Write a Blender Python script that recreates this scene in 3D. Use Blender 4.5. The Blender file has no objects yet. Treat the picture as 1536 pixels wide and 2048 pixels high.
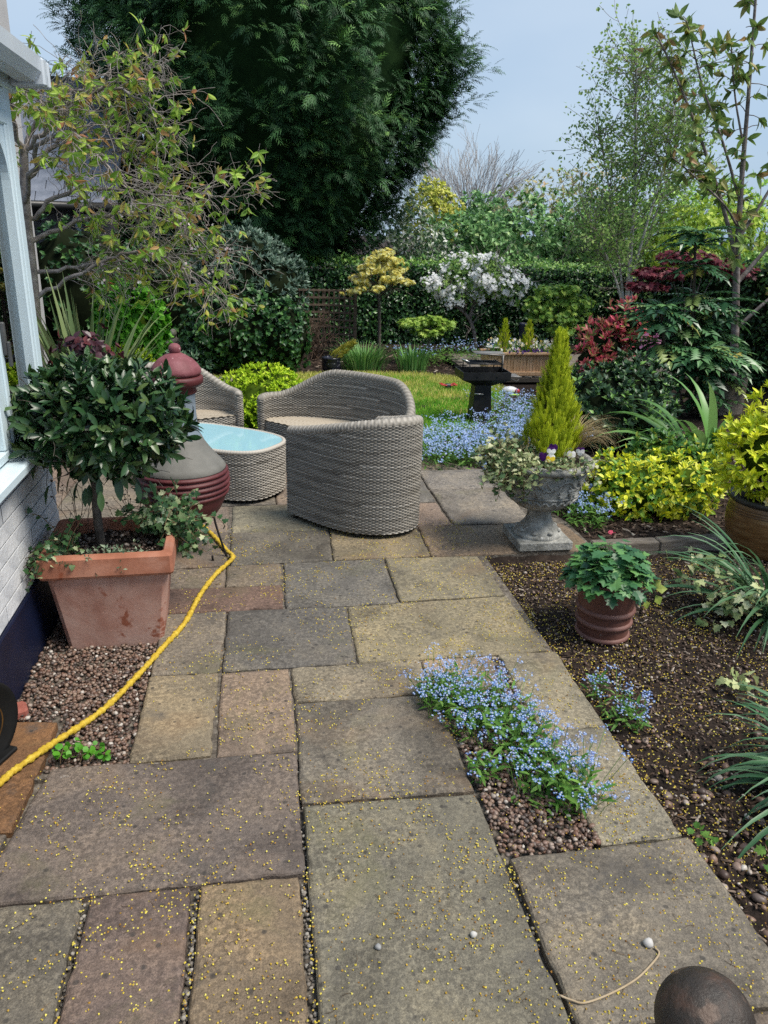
import bpy, math, random
import numpy as np
from mathutils import Matrix, Vector

# ------------------------------------------------------------------ camera, sky, sun, exposure
sc = bpy.context.scene
CAM = np.array([0.0, 0.0, 1.78])
def _basis(pitch, yaw, roll):
    p, a, r = map(math.radians, (pitch, yaw, roll))
    f = np.array([math.sin(a)*math.cos(p), math.cos(a)*math.cos(p), -math.sin(p)])
    rt = np.array([math.cos(a), -math.sin(a), 0.0]); up = np.cross(rt, f)
    return rt*math.cos(r)+up*math.sin(r), -rt*math.sin(r)+up*math.cos(r), f
_r, _u, _f = _basis(20.18, 9.57, 1.68)
cam = bpy.data.objects.new('camera', bpy.data.cameras.new('camera'))
sc.collection.objects.link(cam)
cam.matrix_world = Matrix(((_r[0], _u[0], -_f[0], CAM[0]), (_r[1], _u[1], -_f[1], CAM[1]), (_r[2], _u[2], -_f[2], CAM[2]), (0, 0, 0, 1)))
cam.data.sensor_fit = 'VERTICAL'; cam.data.sensor_height = 24.0; cam.data.lens = 24.0*1538/2048
cam.data.clip_start = 0.05; cam.data.clip_end = 500
sc.camera = cam

SUN_EL, SUN_AZ = math.radians(58), math.radians(120)     # azimuth clockwise from +y: over the right shoulder
w = bpy.data.worlds.new('World'); sc.world = w; w.use_nodes = True
nt = w.node_tree; bg = nt.nodes['Background']
sky = nt.nodes.new('ShaderNodeTexSky'); sky.sky_type = 'NISHITA'; sky.sun_disc = False
sky.sun_elevation = SUN_EL; sky.sun_rotation = SUN_AZ; sky.air_density = 1.0; sky.dust_density = 1.5; sky.ozone_density = 1.5
tc = nt.nodes.new('ShaderNodeTexCoord'); mp = nt.nodes.new('ShaderNodeMapping'); mp.inputs['Scale'].default_value = (1, 1, 2.2)
nz = nt.nodes.new('ShaderNodeTexNoise'); nz.inputs['Scale'].default_value = 1.6; nz.inputs['Detail'].default_value = 5; nz.inputs['Roughness'].default_value = .45
cr = nt.nodes.new('ShaderNodeValToRGB')
cr.color_ramp.elements[0].position = .36; cr.color_ramp.elements[0].color = (2.1, 3.25, 4.75, 1)
cr.color_ramp.elements[1].position = .66; cr.color_ramp.elements[1].color = (3.85, 4.7, 5.7, 1)
mx = nt.nodes.new('ShaderNodeMix'); mx.data_type = 'RGBA'; mx.inputs[0].default_value = .78
nt.links.new(tc.outputs['Generated'], mp.inputs[0]); nt.links.new(mp.outputs[0], nz.inputs['Vector']); nt.links.new(nz.outputs['Fac'], cr.inputs[0])
nt.links.new(sky.outputs[0], mx.inputs[6]); nt.links.new(cr.outputs[0], mx.inputs[7]); nt.links.new(mx.outputs[2], bg.inputs['Color'])
bg.inputs['Strength'].default_value = .10
sl = bpy.data.lights.new('sun', 'SUN'); sl.energy = 3.1; sl.angle = math.radians(24); sl.color = (1.0, .94, .84)
so = bpy.data.objects.new('sun', sl); sc.collection.objects.link(so)
so.rotation_euler = Vector((math.sin(SUN_AZ)*math.cos(SUN_EL), math.cos(SUN_AZ)*math.cos(SUN_EL), math.sin(SUN_EL))).to_track_quat('Z', 'Y').to_euler()
so.location = (3, -3, 8)
vs = sc.view_settings; vs.view_transform = 'Standard'; vs.look = 'None'; vs.exposure = 0.64; vs.gamma = 1.0; vs.use_curve_mapping = False
sc.render.engine = 'CYCLES'
cy = sc.cycles; cy.max_bounces = 5; cy.diffuse_bounces = 2; cy.glossy_bounces = 2; cy.transmission_bounces = 3; cy.transparent_max_bounces = 8
cy.use_denoising = False; cy.use_adaptive_sampling = True; cy.adaptive_threshold = .02
try: cy.denoiser = 'OPENIMAGEDENOISE'; cy.denoising_input_passes = 'RGB_ALBEDO_NORMAL'; cy.denoising_prefilter = 'FAST'
except Exception: pass

# ------------------------------------------------------------------ helpers
RG = np.random.default_rng(11)
COL = sc.collection
def U(a, b, n=None): return RG.uniform(a, b, n)
def nrm(v): v = np.asarray(v, float); return v/np.maximum(np.linalg.norm(v, axis=-1, keepdims=True), 1e-9)
def lum(x, y, s=0.0):
    return (np.sin(3.1*x+1.7*y+s)+np.sin(-2.3*x+4.1*y+2*s+1)+np.sin(5.7*x+2.9*y+3*s+2)*.6+np.sin(7.3*y-6.1*x+s)*.5)/3.1

def mesh(name, V, F, mat=None, rnd=None, smooth=False):
    me = bpy.data.meshes.new(name); V = np.asarray(V, np.float32).reshape(-1, 3)
    F = [np.asarray(f, np.int32).reshape(-1, len(f[0])) for f in F if len(f)]
    me.vertices.add(len(V)); me.vertices.foreach_set('co', V.ravel())
    me.loops.add(sum(f.size for f in F)); me.loops.foreach_set('vertex_index', np.concatenate([f.ravel() for f in F]))
    tot = np.concatenate([np.full(len(f), f.shape[1]) for f in F])
    me.polygons.add(len(tot)); me.polygons.foreach_set('loop_start', np.concatenate([[0], np.cumsum(tot)[:-1]]).astype(np.int32))
    me.update(calc_edges=True)
    me.polygons.foreach_set('use_smooth', np.full(len(tot), smooth))
    if rnd is not None:
        a = me.attributes.new('rnd', 'FLOAT', 'POINT'); a.data.foreach_set('value', np.asarray(rnd, np.float32))
    if mat: me.materials.append(mat)
    return me

class B:
    """collects shapes into one mesh"""
    def __init__(s): s.V = []; s.F = {}; s.n = 0; s.R = []
    def add(s, VF, rnd=None):
        V, F = VF; V = np.asarray(V, float).reshape(-1, 3)
        for f in F:
            if len(f):
                f = np.asarray(f, int); s.F.setdefault(f.shape[1], []).append(f+s.n)
        s.V.append(V); s.n += len(V); s.R.append(np.full(len(V), U(0, 1) if rnd is None else rnd)); return s
    def mesh(s, name, mat, smooth=False, off=(0, 0, 0)):
        return mesh(name, np.concatenate(s.V)-np.asarray(off), [np.concatenate(f) for f in s.F.values()], mat, np.concatenate(s.R), smooth)

def tag(o, label=None, cat=None, group=None, kind=None):
    for k, v in (('label', label), ('category', cat), ('group', group), ('kind', kind)):
        if v: o[k] = v
    return o
def thing(name, label, cat, loc, group=None, rz=0.0):
    o = bpy.data.objects.new(name, None); COL.objects.link(o); o.location = loc; o.rotation_euler.z = rz; o.empty_display_size = .1
    return tag(o, label, cat, group)
def link(name, me, parent=None, loc=(0, 0, 0)):
    o = bpy.data.objects.new(name, me); COL.objects.link(o); o.location = loc
    if parent is not None: o.parent = parent
    return o
def worldloc(o):
    v = np.zeros(3)
    while o is not None: v += np.array(o.location); o = o.parent
    return v
def part(parent, name, VF, mat, smooth=False, rnd=None):
    """VF (or a B) in WORLD coordinates; stored relative to the (unrotated) parent"""
    off = worldloc(parent) if parent is not None else np.zeros(3)
    if isinstance(VF, B): me = VF.mesh(name, mat, smooth, off)
    else: me = mesh(name, np.asarray(VF[0], float)-off, VF[1], mat, rnd, smooth)
    return link(name, me, parent)
def struct(name, VF, mat, smooth=False):
    o = part(None, name, VF, mat, smooth); return tag(o, kind='structure')

# ---- shapes
def box(c, s, ch=0.0, rz=0.0, M=None):
    s = np.asarray(s, float)/2; sg = [(x, y, z) for x in (-1, 1) for y in (-1, 1) for z in (-1, 1)]
    if ch <= 0:
        V = np.array(sg)*s; F = [[(0, 1, 3, 2), (4, 6, 7, 5), (0, 4, 5, 1), (2, 3, 7, 6), (0, 2, 6, 4), (1, 5, 7, 3)]]
    else:
        V = []; ix = {}
        for q in sg:
            for a in range(3):
                p = np.array(q)*s
                for j in range(3):
                    if j != a: p[j] -= ch*q[j]
                ix[q, a] = len(V); V.append(p)
        V = np.array(V); Q = []; T = []
        for a in range(3):
            b, c2 = (a+1) % 3, (a+2) % 3
            def k(sa, sb, sc_):
                q = [0, 0, 0]; q[a] = sa; q[b] = sb; q[c2] = sc_; return tuple(q)
            for sa in (-1, 1):
                f = [ix[k(sa, -1, -1), a], ix[k(sa, 1, -1), a], ix[k(sa, 1, 1), a], ix[k(sa, -1, 1), a]]; Q.append(f if sa > 0 else f[::-1])
            for sb in (-1, 1):
                for s3 in (-1, 1):
                    f = [ix[k(-1, sb, s3), b], ix[k(1, sb, s3), b], ix[k(1, sb, s3), c2], ix[k(-1, sb, s3), c2]]; Q.append(f if sb*s3 < 0 else f[::-1])
        for q in sg:
            f = [ix[q, 0], ix[q, 1], ix[q, 2]]; T.append(f if q[0]*q[1]*q[2] > 0 else f[::-1])
        F = [Q, T]
    if rz:
        cz, sz = math.cos(rz), math.sin(rz); V = V@np.array([[cz, sz, 0], [-sz, cz, 0], [0, 0, 1]])
    if M is not None: V = V@np.asarray(M).T
    return V+np.asarray(c), F

def catmull(P, n):
    P = np.asarray(P, float); Q = np.vstack([2*P[0]-P[1], P, 2*P[-1]-P[-2]]); out = []
    for i in range(1, len(Q)-2):
        t = np.linspace(0, 1, n, endpoint=False)[:, None]; a, b, c, d = Q[i-1], Q[i], Q[i+1], Q[i+2]
        out.append(.5*(2*b+(c-a)*t+(2*a-5*b+4*c-d)*t**2+(3*b-a-3*c+d)*t**3))
    return np.vstack(out+[P[-1:]])
def resample(P, ds):
    L = np.concatenate([[0], np.cumsum(np.linalg.norm(np.diff(P, axis=0), axis=1))]); n = max(2, int(L[-1]/ds)+1)
    s = np.linspace(0, L[-1], n); return np.stack([np.interp(s, L, P[:, k]) for k in range(P.shape[1])], 1), s

def tube(P, r, k=6, cap=True):
    P = np.asarray(P, float); n = len(P); r = np.broadcast_to(np.asarray(r, float), (n,))
    T = nrm(np.gradient(P, axis=0)); ref = np.array([0, 0, 1.]) if abs(T[0][2]) < .9 else np.array([1., 0, 0])
    Ns = []; nv = nrm(np.cross(T[0], ref))
    for i in range(n):
        nv = nv-T[i]*(nv@T[i]); nv = nrm(nv); Ns.append(nv)
    Ns = np.array(Ns); Bn = np.cross(T, Ns); a = np.arange(k)/k*2*math.pi
    V = (P[:, None]+r[:, None, None]*(Ns[:, None]*np.cos(a)[None, :, None]+Bn[:, None]*np.sin(a)[None, :, None])).reshape(-1, 3)
    i = np.arange(n-1)[:, None]*k; j = np.arange(k)[None]; j2 = (j+1) % k
    Q = np.stack([i+j, i+j2, i+k+j2, i+k+j], -1).reshape(-1, 4); F = [Q]
    if cap: F.append(np.array([list(range(k))[::-1], list(range((n-1)*k, n*k))]))
    return V, F
def lathe(prof, seg=32, c=(0, 0, 0), fn=None):
    prof = np.asarray(prof, float); n = len(prof); a = np.arange(seg)/seg*2*math.pi
    V = np.stack([prof[:, 0:1]*np.cos(a), prof[:, 0:1]*np.sin(a), np.repeat(prof[:, 1:2], seg, 1)], -1)
    if fn is not None: V = fn(V, a)
    V = V.reshape(-1, 3)+np.asarray(c); i = np.arange(n-1)[:, None]*seg; j = np.arange(seg)[None]; j2 = (j+1) % seg
    return V, [np.stack([i+j, i+j2, i+seg+j2, i+seg+j], -1).reshape(-1, 4)]
def poly_prism(P, z0, z1):
    P = np.asarray(P, float); n = len(P); V = np.vstack([np.c_[P, np.full(n, z0)], np.c_[P, np.full(n, z1)]])
    i = np.arange(n); j = (i+1) % n
    return V, [np.stack([i, j, j+n, i+n], 1), np.array([list(range(n))[::-1]]), np.array([list(range(n, 2*n))])]
def grid(x0, x1, y0, y1, nx, ny, fz):
    x = np.linspace(x0, x1, nx); y = np.linspace(y0, y1, ny); X, Y = np.meshgrid(x, y); Z = fz(X, Y)
    i = (np.arange(ny-1)[:, None]*nx+np.arange(nx-1)[None]).ravel()
    return np.stack([X, Y, Z], -1).reshape(-1, 3), [np.stack([i, i+1, i+nx+1, i+nx], 1)]

# ---- leaves: template along +y, width along x, facing +z
def leafgrid(n, wf, fold=.12, droop=.15, wave=0.0):
    t = np.linspace(0, 1, n+1); wd = np.array([wf(x) for x in t]); z = -droop*t**2
    V = np.concatenate([np.stack([-wd, t, z+fold*wd*2+wave*np.sin(t*17)], 1), np.stack([0*t, t, z], 1), np.stack([wd, t, z+fold*wd*2-wave*np.sin(t*17)], 1)])
    i = np.arange(n); m = n+1
    return V, [np.concatenate([np.stack([i, i+m, i+m+1, i+1], 1), np.stack([i+m, i+2*m, i+2*m+1, i+m+1], 1)])]
def kite(w, h=.06, droop=.1):
    return np.array([(0, 0, 0), (-w, .45, h), (0, .5, 0), (w, .45, h), (0, 1, -droop)]), [[(0, 2, 1), (0, 3, 2), (1, 2, 4), (2, 3, 4)]]
def diamond(w): return np.array([(0, 0, 0), (-w, .45, .05), (0, 1, -.08), (w, .5, .05)]), [[(0, 3, 2, 1)]]
def lobed(pts, fold=.1):
    """palmate leaf outline as a fan; pts are (x>=0, y) right half from the stalk to the tip"""
    P = [(x, y) for x, y in pts]; L = [(-x, y) for x, y in P[::-1] if x > 1e-6]; O = P+L
    V = np.array([(0, .4, 0)]+[(x, y, fold*abs(x)-.12*y*y) for x, y in O]); n = len(O)
    return V, [[(0, 1+i, 1+(i+1) % n) for i in range(n)]]
IVY = lobed([(0, 0), (.28, -.08), (.5, .15), (.3, .38), (.42, .62), (.2, .66), (0, 1)])
MAPLE = lobed([(0, 0), (.3, -.05), (.22, .15), (.6, .3), (.28, .4), (.5, .8), (.15, .6), (0, 1)])
def spray(nb=7, ang=.7, bl=.42, w=.05, droop=.3):
    V = []; F = []
    def blade(p, d, L):
        n = np.array([-d[1], d[0]]); k = len(V); q = p+d*L*.45; e = p+d*L; z = lambda r: -droop*r[1]**2
        for r, dz in ((p, 0), (q+n*w, .02), (e, -.05), (q-n*w, .02)): V.append((r[0], r[1], z(r)+dz))
        F.append((k, k+3, k+2, k+1))
    for i in range(nb):
        t = .08+.84*i/nb; L = bl*(1-.62*t)
        for s in (-1, 1): blade(np.array([0, t]), np.array([s*math.sin(ang), math.cos(ang)]), L)
    blade(np.array([0, .0]), np.array([0, 1.]), 1.0)
    return np.array(V), [F]
def frames(d, n):
    y = nrm(d); x = nrm(np.cross(y, n)); z = np.cross(x, y); return x, y, z
def scatter(tpl, pos, d, n, size, wid=None):
    V, F = tpl; V = np.asarray(V, float); N = len(pos); x, y, z = frames(d, n)
    s = np.broadcast_to(size, (N,))[:, None, None]; wd = np.ones(N) if wid is None else wid
    W = (V[None, :, 0:1]*x[:, None]*wd[:, None, None]+V[None, :, 1:2]*y[:, None]+V[None, :, 2:3]*z[:, None])*s+np.asarray(pos)[:, None]
    o = np.arange(N)[:, None, None]*len(V)
    return W.reshape(-1, 3), [(np.asarray(f)[None]+o).reshape(-1, np.asarray(f).shape[1]) for f in F]
def randdir(n):
    v = RG.normal(size=(n, 3)); return nrm(v)
def foliage(root, tpl, pos, d, n, size, mat, name='foliage', rnd=None, single=0, smooth=False, stuff=True, score=None, mat1=None):
    """leaves of a plant: the `single` that show largest become objects named leaf, the rest one mesh"""
    N = len(pos); size = np.broadcast_to(size, (N,)).astype(float); rnd = U(0, 1, N) if rnd is None else rnd
    keep = np.ones(N, bool)
    if single:
        if score is None:
            c = pos.mean(0); sc_ = nrm(pos-c)@nrm(CAM-c)*np.linalg.norm(pos-c, axis=1)/np.linalg.norm(pos-c, axis=1).max()+size/size.max()*.5
        else: sc_ = score
        ids = np.argsort(-sc_)[:single]; keep[ids] = False
        me = mesh('leaf', tpl[0], tpl[1], mat1 or mat, None, smooth)
        x, y, z = frames(d[ids], n[ids]); off = worldloc(root)
        for k, i in enumerate(ids):
            o = bpy.data.objects.new('leaf', me); s = size[i]; p = pos[i]-off
            o.matrix_basis = Matrix([[x[k][q]*s, y[k][q]*s, z[k][q]*s, p[q]] for q in range(3)]+[[0, 0, 0, 1]])
            o.parent = root; COL.objects.link(o)
    if keep.any():
        VF = scatter(tpl, pos[keep], d[keep], n[keep], size[keep])
        o = part(root, name, VF, mat, smooth, np.repeat(rnd[keep], len(tpl[0])))
        if stuff: o['kind'] = 'stuff'
        return o
def lumpy(c, r, n, lo=.55, hi=1.03, seed=0.0, amp=.16, front=False, zmin=None, flat=0.0):
    """points through the outer part of a lumpy ellipsoid, with the outward direction"""
    d = randdir(int(n*(2.2 if front else 1.0)))
    c = np.asarray(c, float); r = np.asarray(r, float)
    if front:
        f = nrm((CAM-c)*np.array([1, 1, .3])); d = d[(d@f > -.25)][:n]
    f = lo+(hi-lo)*np.sqrt(U(0, 1, len(d)))
    f = f*(1+amp*lum(d[:, 0]*2.1+d[:, 2]*1.3, d[:, 1]*2.1-d[:, 2]*1.9, seed))
    p = c+d*r*f[:, None]; o = nrm(d/r)
    if zmin is not None: k = p[:, 2] > zmin; p, o = p[k], o[k]
    return p, o
def rosette(tips, ax, per, spread=(.5, 1.2), size=(.06, .09), off=.0, up=.25):
    """per leaves around each tip axis"""
    n = len(tips); T = np.repeat(tips, per, 0); A = nrm(np.repeat(ax, per, 0)+np.array([0, 0, up]))
    ref = randdir(n*per); t1 = nrm(np.cross(A, ref)); th = U(spread[0], spread[1], n*per)[:, None]
    d = A*np.cos(th)+t1*np.sin(th); nn = nrm(A*np.sin(th)-t1*np.cos(th)+randdir(n*per)*.25)
    return T-A*U(0, off, n*per)[:, None] if off else T, d, nn, U(size[0], size[1], n*per)
def core(c, r, seed=0.0, seg=16, amp=.16):
    c = np.asarray(c, float); r = np.asarray(r, float); ph = np.linspace(0.02, math.pi-.02, 10)
    prof = np.stack([np.sin(ph), np.cos(ph)], 1)
    def fn(V, a):
        k = 1+amp*lum(V[..., 0]*2.1+V[..., 2]*1.3, V[..., 1]*2.1-V[..., 2]*1.9, seed); return V*k[..., None]*r
    return lathe(prof, seg, c, fn)
def grow(p, d, L, r, lev, out, tips, wob=.2, up=.05, nseg=6, nch=4, ratio=.6, ang=.7, lo=.3, taper=.35):
    P = [np.array(p, float)]; d = nrm(np.array(d, float))
    for i in range(nseg):
        d = nrm(d+RG.normal(size=3)*wob+np.array([0, 0, up])); P.append(P[-1]+d*L/nseg)
    P = np.array(P); rr = np.linspace(r, r*taper, nseg+1); out.append((P, rr, lev))
    if lev <= 0:
        for i in range(1, nseg+1): tips.append((P[i], nrm(P[i]-P[i-1])))
        return
    for k in range(nch):
        t = lo+(1-lo)*(k+U(.2, .9))/nch; f = t*nseg; i = min(int(f), nseg-1); q = P[i]+(P[i+1]-P[i])*(f-i)
        dd = nrm(P[i+1]-P[i]); s = nrm(np.cross(dd, RG.normal(size=3))); a = ang*U(.6, 1.3)
        grow(q, dd*math.cos(a)+s*math.sin(a), L*ratio*U(.7, 1.2), np.interp(f, range(nseg+1), rr)*.6, lev-1, out, tips, wob, up, max(3, nseg-1), nch, ratio, ang, lo, taper)
def branches(root, out, mat, name='trunk', sides=(3, 5, 6, 8), minr=.0):
    b = B()
    for P, rr, lev in out: b.add(tube(P, np.maximum(rr, minr), sides[min(lev, 3)], cap=False))
    return part(root, name, b, mat, True)
def ribbon(base, az, L, w, lean, arch, fold=.25, n=8, twist=0.0):
    """arching strap leaf: leaves the base at `lean` from vertical, bends over by `arch` radians"""
    t = np.linspace(0, 1, n+1); th = lean+arch*t**1.6; ds = L/n
    h = np.concatenate([[0], np.cumsum(np.sin(th[:-1])*ds)]); v = np.concatenate([[0], np.cumsum(np.cos(th[:-1])*ds)])
    ca, sa = math.cos(az), math.sin(az); P = np.stack([h*ca, h*sa, v], 1)+np.asarray(base)
    wd = w*np.clip(np.sin(np.pi*(t*.86+.14))**.6, 0, 1)*(1-t**5); wd[-1] = .0006
    tw = twist*t; side = np.stack([-sa*np.cos(tw), ca*np.cos(tw), np.sin(tw)], 1); up = np.stack([-np.cos(th)*ca, -np.cos(th)*sa, np.sin(th)], 1)
    l = P-side*wd[:, None]+up*(fold*wd)[:, None]; r_ = P+side*wd[:, None]+up*(fold*wd)[:, None]
    i = np.arange(n); m = n+1
    return np.concatenate([l, P, r_]), [np.concatenate([np.stack([i, i+m, i+m+1, i+1], 1), np.stack([i+m, i+2*m, i+2*m+1, i+m+1], 1)])]

# ---- materials
def newmat(name):
    m = bpy.data.materials.new(name); m.use_nodes = True; return m, m.node_tree, m.node_tree.nodes['Principled BSDF']
def N(nt, t, **kw):
    n = nt.nodes.new('ShaderNode'+t)
    for k, v in kw.items():
        if k in n.inputs: n.inputs[k].default_value = v
        else: setattr(n, k, v)
    return n
def ramp(nt, cols, fac=None, interp='LINEAR'):
    c = nt.nodes.new('ShaderNodeValToRGB'); e = c.color_ramp.elements; c.color_ramp.interpolation = interp
    cols = [(x if len(x) == 2 else (i/(max(1, len(cols)-1)), x)) for i, x in enumerate(cols)]
    while len(e) < len(cols): e.new(1.0)
    for q, (p, col) in zip(e, cols): q.position = p; q.color = tuple(col)+(1,)
    if fac is not None: nt.links.new(fac, c.inputs[0])
    return c.outputs[0]
def mixc(nt, a, b, fac, mode='MIX'):
    m = nt.nodes.new('ShaderNodeMix'); m.data_type = 'RGBA'; m.blend_type = mode
    for v, i in ((fac, 0), (a, 6), (b, 7)):
        if hasattr(v, 'links'): nt.links.new(v, m.inputs[i])
        else: m.inputs[i].default_value = v if i == 0 else tuple(v)+(1,)*(4-len(v))
    return m.outputs[2]
def bump(nt, bs, src, st=.3, dist=.01):
    b = N(nt, 'Bump', Strength=st, Distance=dist); nt.links.new(src, b.inputs['Height']); nt.links.new(b.outputs[0], bs.inputs['Normal'])
def surf(name, cols, scale=4.0, rough=.7, bmp=.0, bscale=30.0, detail=6.0, spec=.4, metal=0.0, stretch=None, bdist=.01, speck=None):
    m, nt, bs = newmat(name); tcn = N(nt, 'TexCoord'); v = tcn.outputs['Object']
    if stretch:
        mp_ = N(nt, 'Mapping'); mp_.inputs['Scale'].default_value = stretch; nt.links.new(v, mp_.inputs[0]); v = mp_.outputs[0]
    n1 = N(nt, 'TexNoise', Scale=scale, Detail=detail, Roughness=.62); nt.links.new(v, n1.inputs['Vector'])
    k = len(cols); c = ramp(nt, [(.3+.4*i/max(1, k-1), x) for i, x in enumerate(cols)], n1.outputs['Fac'])
    if speck:
        n3 = N(nt, 'TexNoise', Scale=speck[0], Detail=3.0); nt.links.new(v, n3.inputs['Vector'])
        f = ramp(nt, [(speck[1], (0, 0, 0)), (speck[1]+.08, (1, 1, 1))], n3.outputs['Fac']); c = mixc(nt, c, speck[2], f)
    nt.links.new(c, bs.inputs['Base Color']); bs.inputs['Roughness'].default_value = rough; bs.inputs['Specular IOR Level'].default_value = spec; bs.inputs['Metallic'].default_value = metal
    if bmp:
        n2 = N(nt, 'TexNoise', Scale=bscale, Detail=8.0, Roughness=.65); nt.links.new(v, n2.inputs['Vector']); bump(nt, bs, n2.outputs['Fac'], bmp, bdist)
    return m
def leafm(name, cols, rough=.5, trans=.25, spec=.35, gain=1.35):
    if trans: cols = [(x[0], tuple(min(.86, v*gain) for v in x[1])) if len(x) == 2 else tuple(min(.86, v*gain) for v in x) for x in cols]
    m, nt, bs = newmat(name); at = N(nt, 'Attribute', attribute_name='rnd'); oi = N(nt, 'ObjectInfo')
    a = N(nt, 'Math', operation='ADD'); nt.links.new(at.outputs['Fac'], a.inputs[0]); nt.links.new(oi.outputs['Random'], a.inputs[1])
    f = N(nt, 'Math', operation='FRACT'); nt.links.new(a.outputs[0], f.inputs[0]); c = ramp(nt, cols, f.outputs[0])
    nt.links.new(c, bs.inputs['Base Color']); bs.inputs['Roughness'].default_value = rough; bs.inputs['Specular IOR Level'].default_value = spec
    if trans:
        t = N(nt, 'BsdfTranslucent'); nt.links.new(c, t.inputs['Color']); ms = N(nt, 'MixShader', Fac=trans)
        nt.links.new(bs.outputs[0], ms.inputs[1]); nt.links.new(t.outputs[0], ms.inputs[2]); nt.links.new(ms.outputs[0], nt.nodes['Material Output'].inputs['Surface'])
    return m
def glassm(name, tint=(.8, .9, .92), base=.06):
    m, nt, bs = newmat(name); nt.nodes.remove(bs)
    tr = N(nt, 'BsdfTransparent', Color=tint+(1,)); gl = N(nt, 'BsdfGlossy', Roughness=.01, Color=(.95, .98, 1, 1)); fr = N(nt, 'Fresnel', IOR=1.52)
    ad = N(nt, 'Math', operation='ADD', use_clamp=True); nt.links.new(fr.outputs[0], ad.inputs[0]); ad.inputs[1].default_value = base
    ms = N(nt, 'MixShader'); nt.links.new(ad.outputs[0], ms.inputs[0]); nt.links.new(tr.outputs[0], ms.inputs[1]); nt.links.new(gl.outputs[0], ms.inputs[2])
    nt.links.new(ms.outputs[0], nt.nodes['Material Output'].inputs['Surface']); return m
# ------------------------------------------------------------------ ground
def slabmat():
    m, nt, bs = newmat('riven_sandstone'); oi = N(nt, 'ObjectInfo'); tcn = N(nt, 'TexCoord')
    ad = N(nt, 'VectorMath', operation='ADD'); ml = N(nt, 'VectorMath', operation='SCALE'); ml.inputs['Scale'].default_value = 37.0
    cmb = N(nt, 'CombineXYZ')
    for i in range(3): nt.links.new(oi.outputs['Random'], cmb.inputs[i])
    nt.links.new(cmb.outputs[0], ml.inputs[0]); nt.links.new(tcn.outputs['Object'], ad.inputs[0]); nt.links.new(ml.outputs[0], ad.inputs[1]); v = ad.outputs[0]
    def nz_(s, d, r=.6, dist=0.0):
        n = N(nt, 'TexNoise', Scale=s, Detail=d, Roughness=r, Distortion=dist); nt.links.new(v, n.inputs['Vector']); return n.outputs['Fac']
    c = mixc(nt, oi.outputs['Color'], ramp(nt, [(.30, (.50, .49, .49)), (.5, (1, 1, 1)), (.72, (1.45, 1.38, 1.24))], nz_(2.6, 9, .62, .8)), 1.0, 'MULTIPLY')
    c = mixc(nt, c, ramp(nt, [(.40, (.70, .69, .68)), (.50, (.92, .91, .90)), (.57, (1.28, 1.26, 1.21)), (.72, (1.5, 1.47, 1.4))], nz_(58, 4, .68, .3)), ramp(nt, [(.35, (.35, .35, .35)), (.6, (1, 1, 1))], nz_(4.5, 5, .6)), 'MULTIPLY')
    c = mixc(nt, c, ramp(nt, [(.40, (.7, .7, .7)), (.6, (1.12, 1.11, 1.08))], nz_(220, 3, .7)), 1.0, 'MULTIPLY')
    c = mixc(nt, c, (.78, .765, .755), 1.0, 'MULTIPLY')
    c = mixc(nt, c, (.13, .125, .055), ramp(nt, [(.58, (0, 0, 0)), (.80, (.7, .7, .7))], nz_(2.1, 8, .66, .4)))
    c = mixc(nt, c, (.26, .15, .075), ramp(nt, [(.58, (0, 0, 0)), (.82, (.5, .5, .5))], nz_(1.5, 4, .5, 1.0)))
    c = mixc(nt, c, (.075, .068, .062), ramp(nt, [(.55, (0, 0, 0)), (.70, (.75, .75, .75))], nz_(5.5, 9, .72)))
    vo = N(nt, 'TexVoronoi', Scale=16.0, Randomness=1.0); nt.links.new(v, vo.inputs['Vector'])
    c = mixc(nt, c, (.035, .032, .03), ramp(nt, [(.0, (.85, .85, .85)), (.11, (.6, .6, .6)), (.15, (0, 0, 0))], vo.outputs['Distance']))
    c = mixc(nt, c, (.45, .44, .42), ramp(nt, [(.70, (0, 0, 0)), (.78, (.7, .7, .7))], nz_(13, 6, .7)))
    nt.links.new(c, bs.inputs['Base Color']); bs.inputs['Specular IOR Level'].default_value = .35
    nt.links.new(ramp(nt, [(.3, (.55, .55, .55)), (.7, (.9, .9, .9))], nz_(6, 5)), bs.inputs['Roughness'])
    b1 = N(nt, 'Bump', Strength=.8, Distance=.014); nt.links.new(nz_(7, 10, .62, .5), b1.inputs['Height'])
    b2 = N(nt, 'Bump', Strength=.9, Distance=.004); nt.links.new(nz_(120, 4, .7), b2.inputs['Height']); nt.links.new(b1.outputs[0], b2.inputs['Normal']); nt.links.new(b2.outputs[0], bs.inputs['Normal'])
    return m
M_SLAB = slabmat()
M_SOIL = surf('dark_soil', [(.012, .009, .007), (.028, .019, .015), (.055, .040, .031)], 14, .95, .9, 60, 9, .2, bdist=.02, speck=(70, .66, (.16, .13, .10)))
M_BED = surf('mortar_bed', [(.06, .05, .04), (.13, .11, .09), (.26, .23, .19)], 40, .95, .8, 90, 6, .2)
M_LAWN = surf('lawn_ground', [(.07, .16, .02), (.17, .24, .04), (.36, .31, .10)], 1.5, .95, .6, 80, 8, .1)
M_WHITE = surf('white_paint', [(.62, .63, .64), (.72, .72, .72)], 5, .55, .25, 60, 6)
M_UPVC = surf('pale_blue_upvc', [(.56, .68, .74), (.62, .73, .78)], 2, .35)
M_GUT = surf('grey_gutter', [(.50, .55, .60), (.60, .64, .68)], 2, .35)
M_NAVY = surf('navy_paint', [(.002, .004, .018), (.004, .008, .032)], 5, .5, .15, 40)
M_GLASS = glassm('window_glass')

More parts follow.
